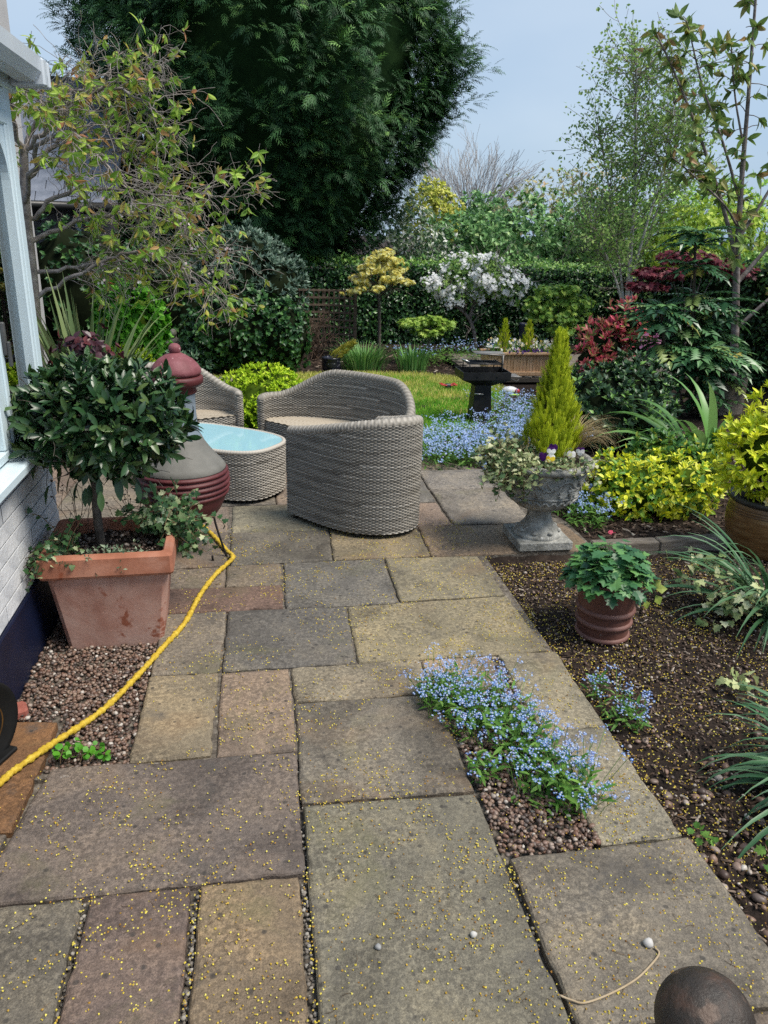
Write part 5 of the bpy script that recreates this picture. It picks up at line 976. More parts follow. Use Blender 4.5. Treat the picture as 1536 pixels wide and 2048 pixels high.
# ------------------------------------------------------------------ hedges
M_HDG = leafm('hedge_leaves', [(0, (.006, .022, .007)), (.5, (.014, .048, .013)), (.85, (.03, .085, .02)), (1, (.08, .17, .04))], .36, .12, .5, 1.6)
M_HDGT = leafm('hedge_lit_top_leaves', [(0, (.03, .09, .018)), (.5, (.08, .18, .03)), (1, (.20, .31, .07))], .42, .3, .4, 1.7)  # lighter copy of the hedge leaves, top highlights put into the colour
def hedge(name, label, c, s, n, size, face, nt_=0):
    c = np.array(c); s = np.array(s); t = thing(name, label, 'hedge', (c[0], c[1], -.07)); part(t, 'occluder_core', box((c[0], c[1], c[2]-.04), s-[.22, .22, .16]), M_DARK)  # dark solid box added behind the leaves as inner shade
    f = np.array(face, float); q = U(-.5, .5, (n, 3))*s; ax = 0 if abs(f[0]) > .5 else 1; lump = .06*lum(q[:, 1-ax]*3, q[:, 2]*3)
    q[:, ax] = f[ax]*(s[ax]/2+lump-np.abs(RG.normal(size=n))*.06); nn = nrm(f+randdir(n)*.8+[0, 0, .35]); foliage(t, kite(.32), c+q, nrm(np.cross(nn, randdir(n))+[0, 0, -.2]), nn, U(size[0], size[1], n), M_HDG, 'face_leaves')
    if nt_:
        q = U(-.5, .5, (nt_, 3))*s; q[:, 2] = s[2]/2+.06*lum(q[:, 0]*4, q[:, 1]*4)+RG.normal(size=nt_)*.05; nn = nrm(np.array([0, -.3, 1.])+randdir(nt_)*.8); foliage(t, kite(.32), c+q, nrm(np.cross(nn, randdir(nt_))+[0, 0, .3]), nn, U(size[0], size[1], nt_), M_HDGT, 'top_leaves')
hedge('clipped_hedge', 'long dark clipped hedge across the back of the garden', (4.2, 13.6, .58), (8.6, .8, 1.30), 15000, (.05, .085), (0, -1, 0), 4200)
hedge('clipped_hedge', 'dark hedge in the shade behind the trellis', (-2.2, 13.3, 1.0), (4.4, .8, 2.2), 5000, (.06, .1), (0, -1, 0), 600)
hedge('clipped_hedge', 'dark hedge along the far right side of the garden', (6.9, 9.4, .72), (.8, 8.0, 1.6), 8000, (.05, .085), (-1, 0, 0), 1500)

# ------------------------------------------------------------------ trees beyond
def bgtree(name, label, base, blobs, tpl, per, size, mat, tips, seed, trunk_r=.07, limbs=9, lo=.35, group='trees beyond the hedge', up=.1, spread=(.5, 1.6), bark=None):
    t = thing(name, label, 'tree', base, group); out = []; tp = []; b0 = np.array(base, float); top = np.array(blobs[0][0])
    tr = np.array([b0, b0*.5+top*.5+[.08, 0, -.1], top]); out.append((catmull(tr, 5), np.linspace(trunk_r, trunk_r*.4, 11), 3))
    for c, r, w_ in blobs:
        for k in range(limbs):
            d = randdir(1)[0]; d[2] = abs(d[2])*.8+.1; grow(np.array(c)-[0, 0, r[2]*.55], d*np.array(r), max(r)*U(.7, 1.1), trunk_r*.25, 1, out, tp, .15, .02, 5, 4, .55, .7)
    branches(t, out, bark or M_CBK, minr=.006); A = []; X = []; wt = sum(q[2] for q in blobs)
    for i, (c, r, w_) in enumerate(blobs): p, a = lumpy(c, r, int(tips*w_/wt), lo, 1.06, seed+i*2.1, .2, True); A.append(p); X.append(a)
    po, d, n, s = rosette(np.vstack(A), np.vstack(X), per, spread, size, .05, up); foliage(t, tpl, po, d, n, s, mat, 'crown', stuff=False); return t
M_T1 = leafm('cherry_laurel_mix', [(0, (.035, .085, .028)), (.5, (.075, .16, .05)), (.85, (.13, .25, .085)), (1, (.24, .32, .13))], .45, .25, .4, 1.85)
M_T2 = leafm('bronze_green', [(0, (.08, .12, .045)), (.5, (.16, .20, .08)), (.8, (.25, .23, .11)), (1, (.30, .20, .13))], .5, .25, .35, 1.85)
M_T3 = leafm('pale_blossom_leaf', [(0, (.03, .07, .03)), (.5, (.07, .12, .05)), (.72, (.18, .22, .13)), (1, (.50, .52, .45))], .5, .25, .35, 1.85)
M_T4 = leafm('fresh_green', [(0, (.08, .17, .03)), (.5, (.16, .29, .05)), (1, (.30, .42, .09))], .5, .3, .35, 1.85)
M_T5 = leafm('yellow_green', [(0, (.24, .28, .04)), (.5, (.42, .45, .07)), (1, (.52, .48, .13))], .5, .3)
KB = kite(.26)
bgtree('broadleaf_tree', 'wide green tree crown rising behind the long hedge', (6.2, 17.3, -.07), [((6.0, 17.3, 1.35), (1.75, 1.1, 1.15), 1), ((7.6, 17.2, 1.3), (1.5, 1.0, 1.15), .8), ((4.7, 17.4, 1.2), (1.2, 1.0, 1.0), .6)], KB, 6, (.10, .17), M_T1, 2400, 1.0)
bgtree('broadleaf_tree', 'bronze tinged tree top with thin outer twigs behind the green crown', (7.0, 19.4, -.07), [((7.2, 19.4, 1.95), (1.7, 1.0, 1.25), 1), ((8.3, 19.2, 2.3), (1.2, .9, 1.3), .6)], KB, 4, (.09, .15), M_T2, 800, 4.0, lo=.3, limbs=14)
bgtree('blossom_tree', 'pale flowering bush between the conifer and the golden maple', (2.7, 15.2, -.07), [((2.65, 15.2, 1.55), (.85, .6, .85), 1), ((3.2, 15.3, 1.1), (.7, .6, .8), .6)], kite(.25), 6, (.07, .12), M_T3, 700, 7.0)
bgtree('broadleaf_tree', 'yellow green spring tree far behind beside the bare tree', (5.3, 24, -.07), [((5.25, 24, 2.25), (.85, .6, .95), 1)], KB, 6, (.11, .17), M_T5, 420, 2.0)
bgtree('broadleaf_tree', 'dull dark green tree far behind the yellow green one', (7.0, 25, -.07), [((6.9, 25, 1.9), (1.3, .7, 1.0), 1)], KB, 6, (.13, .2), M_T1, 420, 3.3)
bgtree('broadleaf_tree', 'fresh green thicket behind the birch stems', (9.2, 16.0, -.07), [((8.2, 16.0, 1.75), (1.4, .9, 1.15), 1), ((9.8, 16.0, 1.7), (1.5, .9, 1.3), 1)], KB, 6, (.09, .15), M_T4, 1300, 5.1)
bt = thing('bare_tree', 'pale leafless tree far away on the skyline', 'tree', (8.1, 30, -.07), 'trees beyond the hedge'); out = [(np.array([(8.1, 30, -.1), (8.1, 30, 1.2), (8.1, 30, 2.2)]), np.array([.2, .16, .12]), 3)]; tips = []
for k in range(30): an = (k-14.5)/15*1.0; grow((8.1, 30, 1.5+.3*U(0, 1)), (math.sin(an), U(-.3, .3), math.cos(an)), U(1.8, 2.5), .03, 2, out, tips, .06, .03, 6, 6, .5, .42)
branches(bt, out, surf('pale_twigs', [(.40, .38, .37), (.52, .50, .48)], 4, .9), minr=.006)
lr = bgtree('acer', 'lime green feathery tree above the purple maple', (7.2, 11.6, -.07), [((7.1, 11.6, 1.85), (1.0, .6, .62), 1), ((6.4, 11.5, 1.5), (.6, .5, .35), .4), ((7.8, 11.4, 1.3), (.8, .5, .5), .4)], MAPLE, 6, (.05, .09), leafm('lime_acer', [(0, (.17, .28, .03)), (.5, (.33, .45, .05)), (1, (.50, .58, .11))], .5, .35), 750, 8.8, .05, group=None)

# ------------------------------------------------------------------ birch
M_BIRCH = surf('birch_bark', [(.30, .28, .26), (.52, .50, .47), (.62, .60, .57)], 6, .8, .2, 30, stretch=(1, 1, 5), speck=(9, .66, (.05, .045, .04)))
bi = thing('birch_tree', 'white stemmed birch with airy small leaves against the sky', 'tree', (5.78, 11.7, -.07)); out = []; tips = []
STM = [[(5.78, 11.7, -.1), (5.74, 11.7, .7), (5.66, 11.65, 1.6), (5.56, 11.6, 2.6), (5.42, 11.6, 3.6), (5.36, 11.6, 4.1)], [(5.76, 11.7, .45), (5.55, 11.65, 1.0), (5.25, 11.6, 1.5), (4.85, 11.5, 1.95)], [(5.76, 11.72, .6), (5.95, 11.8, 1.6), (6.2, 11.85, 2.6), (6.35, 11.9, 3.4)], [(5.74, 11.68, .5), (5.6, 11.8, 1.3), (5.35, 11.9, 2.3), (5.05, 11.9, 3.2)], [(5.72, 11.7, .9), (5.78, 11.5, 1.9), (5.9, 11.4, 2.9), (5.9, 11.4, 3.8)]]
for i, s in enumerate(STM):
    P_ = catmull(s, 7); n = len(P_); out.append((P_, np.linspace(.05 if i == 0 else .026, .007, n), 3))
    for k in range(int(n*.35), n):
        for _ in range(4 if k > n*.55 else 2):
            d = nrm(np.array([U(-1, 1), U(-1, 1), U(.15, 1.1)])); grow(P_[k], d, U(.4, .8), .0075, 1, out, tips, .14, -.03, 6, 4, .55, .6)
branches(bi, [q for q in out if q[2] == 3], M_BIRCH); branches(bi, [q for q in out if q[2] < 3], surf('birch_twig', [(.16, .13, .11), (.28, .24, .21)], 10, .9), 'twigs', minr=.003)
tp = np.array([t[0] for t in tips]); po = np.repeat(tp, 5, 0)+RG.normal(size=(len(tp)*5, 3))*.045
k_ = RG.permutation(len(po))[:10500]; po = po[k_]
foliage(bi, diamond(.36), po, nrm(randdir(len(po))+[0, 0, -.6]), randdir(len(po)), U(.04, .066, len(po)), leafm('birch_leaves', [(0, (.09, .16, .05)), (.5, (.16, .26, .075)), (1, (.28, .37, .12))], .5, .55, .3, 1.6), 'crown', stuff=False)

# ------------------------------------------------------------------ young cherry at the right edge
rc = thing('cherry_tree', 'slender young cherry at the picture edge with drooping bronze leaf tufts', 'tree', (5.75, 8.6, -.07)); out = []
def px_limb(pts, r0, r1, lev=2): P_ = catmull(pts, 7); out.append((P_, np.linspace(r0, r1, len(P_)), lev)); return P_
LR = [px_limb([(5.75, 8.6, -.1), (5.65, 8.6, .7), (5.52, 8.6, 1.45), (5.40, 8.6, 2.3), (5.30, 8.6, 3.2), (5.16, 8.6, 4.4)], .055, .012, 3), px_limb([(5.50, 8.6, 1.55), (5.2, 8.6, 2.15), (4.85, 8.6, 2.75), (4.45, 8.6, 3.35), (4.15, 8.6, 3.75)], .026, .007), px_limb([(5.40, 8.6, 2.2), (5.1, 8.6, 2.75), (4.75, 8.6, 3.3), (4.45, 8.55, 3.85)], .017, .006),
 px_limb([(5.45, 8.6, 1.9), (5.15, 8.5, 2.15), (4.7, 8.5, 2.45), (4.45, 8.5, 2.6)], .014, .006), px_limb([(5.36, 8.6, 2.7), (5.15, 8.6, 3.2), (5.0, 8.6, 3.7)], .013, .006), px_limb([(5.55, 8.6, 1.3), (5.9, 8.6, 1.75), (6.3, 8.6, 2.2)], .028, .012), px_limb([(5.45, 8.55, 1.8), (5.75, 8.5, 2.5), (5.85, 8.5, 3.3)], .02, .008), px_limb([(5.62, 8.6, .75), (5.95, 8.5, 1.15), (6.3, 8.5, 1.4)], .026, .012)]
ct = []; cd = []
for i, P_ in enumerate(LR):
    for k in range(8 if i else 14, len(P_)):
        for _ in range(2):
            sd = nrm(np.array([U(-1, 1), U(-1, 1), U(-.2, .8)])); L = U(.04, .2); q = P_[k]+sd*L; out.append((np.array([P_[k], (P_[k]+q)/2+[0, 0, .01], q]), np.array([.006, .005, .004]), 0))
            if U(0, 1) < .7: ct.append(q); cd.append(sd)
    ct.append(P_[-1]); cd.append(nrm(P_[-1]-P_[-2]))
branches(rc, out, M_CBK, minr=.0042); po, d_, n_, s_ = rosette(np.array(ct), np.array(cd), 7, (.3, 1.3), (.09, .16), .02, .2)
foliage(rc, CHLF, po, nrm(d_+[0, 0, -.55]), n_, s_, leafm('bronze_cherry_leaves', [(0, (.09, .15, .04)), (.5, (.17, .26, .06)), (.8, (.25, .26, .08)), (1, (.28, .16, .07))], .5, .35), 'crown', single=300, stuff=False)

# ------------------------------------------------------------------ trellis, golden maple, apple and the back border
tre = thing('trellis', 'curved brown wooden lattice trellis under the dark conifer', 'trellis', (1.05, 12.3, -.07)); M_TRE = surf('trellis_wood', [(.075, .052, .035), (.12, .085, .06), (.16, .12, .09)], 9, .85, .4, 50, stretch=(4, 4, 1))
def tp_(u): return np.array([.64+.86*u, 12.30+.0*u-.22*max(0, u-.45)**1.5*2.2, 0])
for i, u in enumerate(np.linspace(0, 1, 12)):
    q = tp_(u); wd = .05 if i in (0, 5, 11) else .026; part(tre, 'batten', box((q[0], q[1]+.012, .40), (wd, .02 if wd < .04 else .035, .98), .002), M_TRE)
for z in np.linspace(.0, .875, 9): P_ = np.array([tp_(u)+[0, -.012, z] for u in np.linspace(0, 1, 15)]); V = np.concatenate([P_+[0, 0, -.014], P_+[0, 0, .014], P_+[0, -.014, .014], P_+[0, -.014, -.014]]); m_ = 15; F = [(k*15+i, k*15+i+1, ((k+1) % 4)*15+i+1, ((k+1) % 4)*15+i) for k in range(4) for i in range(14)]; part(tre, 'batten', (V, [F]), M_TRE)
df = thing('dead_shrub', 'brown withered twiggy shrub in front of the trellis', 'dead shrub', (.85, 11.6, -.07)); out = []; tips = []
for k in range(14): grow((.85+U(-.05, .05), 11.6, -.07), (U(-.5, .7), U(-.4, .3), 1), U(.35, .65), .007, 2, out, tips, .2, -.02, 5, 4, .5, .7)
branches(df, out, surf('withered', [(.07, .045, .03), (.13, .085, .06)], 10, .95), 'stems', minr=.003)
M_GOLD = leafm('golden_maple', [(0, (.34, .28, .06)), (.3, (.56, .47, .13)), (.7, (.70, .60, .22)), (1, (.78, .68, .38))], .55, .5, .2, 1.6)
gm_ = thing('golden_maple', 'standard maple with yellow umbrella crown on a slim straight trunk', 'tree', (1.84, 11.8, -.07)); out = [(np.array([(1.84, 11.8, -.08), (1.835, 11.8, .4), (1.82, 11.8, .8), (1.81, 11.8, 1.1)]), np.array([.028, .025, .022, .018]), 3)]; tips = []
for k in range(16): an = k*2.4; grow((1.81, 11.8, .78+.02*k), (math.cos(an), math.sin(an), U(.2, .8)), U(.3, .5), .008, 1, out, tips, .1, .0, 5, 4, .5, .6)
branches(gm_, out, M_BARK, minr=.004); A = []; X = []
PADS = []
for q in range(54):
    h_ = U(0, 1)**.8; an = U(0, 6.28); r_ = np.interp(h_, [0, .25, .6, 1], [.50, .48, .36, .08])*math.sqrt(U(.15, 1)); PADS.append(((1.82+r_*math.cos(an)*(1.12 if math.cos(an) < 0 and h_ < .35 else .95), 11.72+r_*.8*math.sin(an), .86+.62*h_+U(-.03, .03)), (U(.07, .15), .12, U(.025, .05)), int(U(12, 22))))
for c, r, n in PADS: p, a_ = lumpy(c, r, n, .2, 1.1, n*.1, .2); A.append(p); X.append(a_)
po, d_, n_, s_ = rosette(np.vstack(A), np.vstack(X), 5, (.6, 1.5), (.035, .058), .02, .0); foliage(gm_, MAPLE, po, nrm(d_+[0, 0, -.3]), nrm(n_+[0, -.2, .8]), s_, M_GOLD, 'crown', stuff=False)
ap = thing('apple_tree', 'crooked apple tree covered in white blossom before the hedge', 'tree', (3.47, 12.2, -.07)); out = []; tips = []
P_ = catmull([(3.48, 12.2, -.1), (3.44, 12.2, .25), (3.30, 12.18, .52), (3.05, 12.15, .70), (2.75, 12.1, .85)], 6); out.append((P_, np.linspace(.036, .014, len(P_)), 3)); P2 = catmull([(3.34, 12.2, .5), (3.42, 12.2, .8), (3.55, 12.15, 1.1), (3.7, 12.1, 1.3)], 6); out.append((P2, np.linspace(.022, .009, len(P2)), 3)); P3 = catmull([(3.40, 12.2, .7), (3.8, 12.15, .95), (4.15, 12.1, 1.05)], 6); out.append((P3, np.linspace(.025, .008, len(P3)), 3))
for Pq in (P_[8:], P2[4:], P3[4:]):
    for q in Pq: grow(q, (U(-1, 1), U(-1, .4), U(0, 1)), U(.3, .5), .008, 1, out, tips, .2, .0, 5, 4, .5, .7)
branches(ap, out, M_CBK, minr=.004); A = []; X = []
for c, r, n in (((3.35, 12.1, 1.15), (.55, .35, .34), 230), ((3.8, 12.1, 1.02), (.55, .35, .25), 210), ((2.85, 12.05, 1.0), (.34, .3, .16), 80), ((3.5, 12.1, 1.38), (.28, .28, .16), 50), ((3.1, 12.05, .80), (.3, .25, .12), 40)): p, a_ = lumpy(c, r, n, .4, 1.05, n*.07, .22, True); A.append(p); X.append(a_)
A = np.vstack(A); X = np.vstack(X); po, d_, n_, s_ = rosette(A, X, 5, (.5, 1.5), (.04, .065), .05, .1); foliage(ap, kite(.3), po, d_, n_, s_, leafm('apple_leaves', [(.07, .15, .035), (.15, .26, .06), (.28, .38, .11)], .5, .35), 'crown', stuff=False)
k = RG.permutation(len(A))[:125]; pf = np.repeat(A[k]+[0, -.04, 0], 16, 0)+RG.normal(size=(len(k)*16, 3))*.030; nn = nrm(np.repeat(X[k], 16, 0)+randdir(len(pf))*.6+[0, -.5, .4]); foliage(ap, FL5, pf, nrm(np.cross(nn, randdir(len(pf)))), nn, U(.022, .032, len(pf)), leafm('apple_blossom', [(.74, .70, .71), (.82, .81, .80), (.80, .74, .75)], .6, .25), 'blossom')
def acer(name, label, base, h, pads, mat, size=(.05, .08), r=.014, group=None):
    t = thing(name, label, 'tree', base, group); b0 = np.array(base, float); out = [(np.array([b0, b0+[.01, 0, h*.5], b0+[0, 0, h]]), np.array([r, r*.8, r*.5]), 3)]; A = []; X = []
    for c, rr, n in pads:
        c = np.array(c); out.append((catmull([b0+[0, 0, h*.5], (b0+[0, 0, h]+c)/2+[0, 0, .02], c], 5), np.linspace(r*.6, .003, 11), 1)); p, a_ = lumpy(c, rr, n, .2, 1.05, n*.3, .25); A.append(p); X.append(a_)
    branches(t, out, M_CBK, minr=.003); po, d_, n_, s_ = rosette(np.vstack(A), np.vstack(X), 5, (.7, 1.6), size, .02, .0); foliage(t, MAPLE, po, nrm(d_+[0, 0, -.25]), nrm(n_*.6+[0, -.25, .9]), s_, mat, 'crown', stuff=False); return t
M_AC1 = leafm('green_acer', [(0, (.10, .19, .03)), (.5, (.20, .32, .045)), (1, (.36, .45, .09))], .5, .35)
acer('japanese_maple', 'little light green maple sapling beside the golden maple', (2.50, 11.3, -.07), .5, [((2.22, 11.25, .52), (.2, .2, .06), 40), ((2.48, 11.25, .56), (.2, .2, .06), 45), ((2.72, 11.25, .50), (.18, .2, .07), 45), ((2.5, 11.2, .40), (.24, .2, .06), 45)], M_AC1)
acer('japanese_maple', 'rounded green maple bush behind the wooden trough', (4.67, 11.8, -.07), .85, [((4.6, 11.7, .98), (.36, .3, .10), 110), ((4.3, 11.7, .78), (.3, .3, .12), 100), ((4.85, 11.7, .80), (.36, .3, .12), 120), ((4.6, 11.65, .62), (.48, .3, .13), 130), ((4.7, 11.65, .42), (.38, .3, .10), 60)], leafm('green_acer_dark', [(0, (.05, .12, .02)), (.5, (.11, .21, .035)), (1, (.25, .32, .06))], .5, .35, .35, 1.8))
acer('japanese_maple', 'purple leaved maple with layered branches behind the mahonia', (5.6, 9.6, -.07), 1.4, [((5.4, 9.5, 1.55), (.34, .3, .09), 110), ((5.75, 9.5, 1.48), (.40, .3, .08), 120), ((5.1, 9.5, 1.36), (.38, .3, .07), 100), ((6.1, 9.5, 1.38), (.25, .3, .08), 80), ((4.85, 9.45, 1.2), (.28, .25, .05), 60)], leafm('purple_acer', [(0, (.045, .008, .016)), (.5, (.11, .018, .03)), (.85, (.19, .035, .05)), (1, (.25, .06, .06))], .5, .35))
M_GRC = leafm('bluebell_leaves', [(.045, .13, .03), (.09, .22, .05), (.18, .3, .09)], .5, .2)
tuft('grass_clump', 'dense green grassy clump at the foot of the golden maple', 'grass', (1.45, 10.65, -.07), 330, (.25, .45), (.006, .010), M_GRC, (.05, .5), (.4, 1.6), .30, single=False, nseg=5)
tuft('grass_clump', 'upright iris like leaf clump right of the golden maple', 'grass', (2.12, 10.55, -.07), 120, (.25, .42), (.008, .014), M_GRC, (.02, .35), (.1, .8), .22, single=False, nseg=5)
gp_ = thing('glazed_pot', 'black speckled glazed pot at the back edge of the lawn', 'plant pot', (.97, 10.38, -.03)); part(gp_, 'body', lathe([(0, 0), (.105, 0), (.122, .02), (.128, .09), (.124, .155), (.130, .165), (.130, .18), (.118, .182), (.112, .15), (0, .15)], 32, (.97, 10.38, -.03)), surf('black_glaze', [(.008, .009, .014), (.014, .016, .03)], 8, .2, speck=(30, .62, (.3, .3, .34))), True)
yc = thing('dwarf_conifer', 'yellow dwarf conifer leaning out of the black glazed pot', 'conifer', (.97, 10.38, .12)); n = 260; t = U(0, 1, n); a = U(0, 6.28, n); ax = nrm(np.array([.8, -.1, .6])); s1 = nrm(np.cross(ax, (0, 1, 0))); s2 = np.cross(ax, s1); rr = .07*(1-t)**.6*U(.5, 1, n)
po = np.array([.97, 10.38, .13])+ax*(t*.36)[:, None]+s1*(rr*np.cos(a))[:, None]+s2*(rr*np.sin(a))[:, None]; foliage(yc, SPR, po, nrm(ax+(s1*np.cos(a)[:, None]+s2*np.sin(a)[:, None])*.5), randdir(n), U(.05, .08, n), leafm('ochre_conifer', [(.14, .14, .02), (.26, .25, .03), (.36, .32, .05)], .6, .25), 'crown', stuff=False); part(yc, 'trunk', tube([(.97, 10.38, .10), (1.1, 10.36, .22)], .009, 5), M_BARK, True)
# ------------------------------------------------------------------ barbecue
bq = thing('barbecue', 'black pedestal barbecue with raised grill at the lawn edge', 'barbecue', (2.20, 7.40, -.03))
M_BBQ = surf('sooty_steel', [(.010, .010, .011), (.02, .02, .021), (.035, .033, .03)], 9, .45, .2, 40, metal=.3); M_STEEL = surf('bright_rod', [(.45, .44, .42), (.6, .58, .55)], 20, .35, metal=.8)
def taper(c, b, t, z0, z1): return frustum(np.array([c[0], c[1], 0]), b, t, z0, z1, .008)
pd = part(bq, 'pedestal', B().add(taper((2.195, 7.40), (.105, .10), (.082, .08), -.03, .36)).add(box((2.195, 7.40, -.02), (.25, .24, .02), .004)), M_BBQ)
part(bq, 'vent_plate', B().add(lathe([(0, -.002), (.045, -.002), (.045, .003), (0, .003)], 20)).add(box((0, 0, .004), (.012, .06, .006))), M_BBQ).location = (2.195-2.20, 7.298-7.40, .10+.03)
part(bq, 'vent_plate', box((0, 0, 0), (.001, .001, .001)), M_BBQ) if False else None
fb = B(); zs = [(.075, .06, .345), (.15, .12, .385), (.235, .17, .42), (.24, .175, .425), (.24, .175, .50), (.232, .167, .50), (.232, .167, .43), (.10, .08, .40)]
V = []; 
for a, b_, z in zs: V += [(-a, -b_, z), (a, -b_, z), (a, b_, z), (-a, b_, z)]
fb.add((np.array(V)+[2.20, 7.40, 0], [[(k*4+i, k*4+(i+1) % 4, k*4+4+(i+1) % 4, k*4+4+i) for k in range(len(zs)-1) for i in range(4)]])); part(bq, 'fire_box', fb, M_BBQ)
for x in (2.10, 2.30): part(bq, 'bolt', lathe([(0, -.006), (.008, -.006), (.008, .006), (0, .006)], 8, (x, 7.224, .46)), M_BBQ)
gl = B()
for y in np.linspace(7.27, 7.53, 13): gl.add(tube([(2.02, y, .575), (2.36, y, .570)], .0035, 5))
for x in (2.02, 2.19, 2.36): gl.add(tube([(x, 7.25, .573), (x, 7.55, .573)], .005, 5))
part(bq, 'grill', gl, M_BBQ, True)
for x, y in ((2.03, 7.27), (2.35, 7.27), (2.03, 7.53), (2.35, 7.53)): part(bq, 'support', tube([(x, y, .49), (x, y, .575 if x < 2.2 or y > 7.3 else .66)], .006, 6), M_BBQ, True)
part(bq, 'windshield', B().add(box((2.25, 7.42, .665), (.30, .16, .006), .001, -.12)).add(tube([(2.11, 7.33, .665), (2.38, 7.30, .655)], .006, 6)).add(tube([(2.37, 7.30, .655), (2.36, 7.28, .50)], .006, 6)), surf('dull_steel', [(.16, .15, .14), (.28, .27, .25)], 12, .5, metal=.5), True)
part(bq, 'handle', tube([(1.96, 7.33, .615), (2.03, 7.30, .592)], .008, 6), M_STEEL, True); part(bq, 'handle', tube([(2.10, 7.29, .28), (2.19, 7.285, .276)], .007, 6), M_STEEL, True)
part(bq, 'side_shelf', B().add(box((2.50, 7.38, .445), (.12, .18, .008), .001)).add(tube([(2.44, 7.30, .44), (2.53, 7.30, .40), (2.56, 7.30, .445)], .004, 5)), surf('wire_shelf', [(.10, .09, .085), (.3, .28, .26)], 30, .5, metal=.4), True)

# ------------------------------------------------------------------ deck with trough
M_DECK = surf('grey_decking', [(.10, .085, .07), (.17, .145, .12), (.23, .20, .165)], 5, .85, .5, 30, stretch=(9, 1.2, 9))
dk = struct('deck', box((4.75, 10.55, -.015), (3.9, 1.95, .05)), surf('deck_frame', [(.06, .05, .04), (.1, .085, .07)], 6, .9))
da = math.radians(-28); 
dm = {}
for i in range(34):
    # boards run diagonally; clip each to the deck rectangle
    off = -2.6+i*.155; dx, dy = math.sin(-da), math.cos(da); nx, ny = math.cos(da), math.sin(da)*-1
    c0 = np.array([4.75+off*math.cos(da), 10.55+off*0]); t = np.linspace(-2, 2, 161); P_ = c0+np.stack([t*math.sin(.49), t*math.cos(.49)], 1)
    k = (P_[:, 0] > 2.85) & (P_[:, 0] < 6.65) & (P_[:, 1] > 9.6) & (P_[:, 1] < 11.5)
    if k.sum() > 6:
        a, b_ = P_[k][0], P_[k][-1]; L = np.linalg.norm(b_-a); part(dk, 'plank', box(((a[0]+b_[0])/2, (a[1]+b_[1])/2, .022), (.122, L, .022), .004, -.49), M_DECK)
tg = thing('wooden_trough', 'long slatted pine trough of spring flowers on the deck edge', 'planter', (3.45, 9.78, .03)); M_PINE = surf('pine', [(.40, .23, .115), (.52, .32, .18), (.60, .40, .25)], 4, .7, .3, 40, stretch=(9, 9, 1.2))
for i in range(24): part(tg, 'slat', box((2.945+i*.0435, 9.64+.002*(i % 2), .185), (.041, .018, .24), .003), M_PINE)
part(tg, 'top_rail', B().add(box((3.45, 9.635, .318), (1.10, .07, .03), .004)).add(box((3.45, 9.945, .318), (1.10, .06, .03), .004)), M_PINE); part(tg, 'bottom_rail', box((3.45, 9.625, .062), (1.08, .03, .05), .004), M_PINE)
for x in (2.925, 3.975): part(tg, 'end_panel', box((x, 9.79, .185), (.03, .30, .25), .004), M_PINE)
part(tg, 'back_panel', box((3.45, 9.94, .185), (1.06, .018, .24)), M_PINE); part(tg, 'soil', box((3.45, 9.79, .27), (1.02, .28, .02)), M_SOIL)
for x, h, lb in ((3.17, .46, 'first dwarf conifer in the wooden trough next to the barbecue side'), (3.50, .46, 'middle dwarf conifer of the three in the wooden trough'), (3.92, .36, 'last dwarf conifer in the wooden trough beside the urn cypress tip')): cypress('dwarf_cypress', lb, (x, 9.80, .27), h, .115, 360, .075, M_LEM, 'dwarf conifers in the trough')
tf = thing('trough_flowers', 'white narcissus and pansies between the trough conifers', 'flowers', (3.45, 9.75, .27)); n = 240; p = np.stack([U(2.96, 3.95, n), U(9.67, 9.9, n), np.full(n, .28)], 1)
b = B()
for q in p: b.add(ribbon(q, U(0, 6.28), U(.10, .24), .006, U(0, .4), U(.2, 1.2), .2, 4))
o = part(tf, 'leaves', b, M_GRC); o['kind'] = 'stuff'
n = 130; p = np.stack([U(2.94, 3.98, n), U(9.62, 9.85, n), U(.34, .50, n)], 1); nn = nrm(np.array([0, -1, .3])+randdir(n)*.6); foliage(tf, FL5, p, nrm(np.cross(nn, randdir(n))), nn, U(.015, .027, n), leafm('narcissus', [(.7, .68, .5), (.75, .73, .65), (.65, .45, .06), (.7, .66, .55), (.4, .12, .1)], .6, .2), 'flowers')
n = 70; p = np.stack([U(3.2, 3.9, n), U(9.60, 9.68, n), U(.32, .37, n)], 1); nn = nrm(np.array([0, -1, .5])+randdir(n)*.4); foliage(tf, PET, p, nrm(np.cross(nn, randdir(n))), nn, U(.02, .035, n), leafm('violet', [(.03, .006, .08), (.06, .015, .14)], .6, .2), 'violas')
tag(part(None, 'bird_bath_dish', lathe([(0, .0), (.03, .0), (.035, .02), (.09, .045), (.10, .055), (.09, .058), (0, .03)], 24, (3.03, 9.8, .33)), surf('white_ceramic', [(.6, .6, .58), (.7, .7, .68)], 8, .4), True), 'small white dish among the flowers at the trough end', 'dish')
nb_ = thing('navy_pot', 'tall navy blue pot standing behind the wooden trough', 'pot', (3.85, 11.0, .033)); part(nb_, 'body', lathe([(0, 0), (.05, 0), (.06, .03), (.07, .3), (.072, .48), (.077, .49), (.077, .52), (.066, .52), (.06, .46), (0, .46)], 24, (3.85, 11.0, .033)), M_NAVY, True)
lg = thing('fallen_branch', 'thin mossy branch lying at the deck corner', 'branch', (3.85, 9.3, -.04)); part(lg, 'stem', tube(catmull([(3.6, 9.36, .0), (3.85, 9.3, .01), (4.15, 9.22, .0)], 5), np.linspace(.022, .014, 11), 6), surf('mossy_bark', [(.07, .075, .04), (.14, .13, .09)], 12, .9), True)

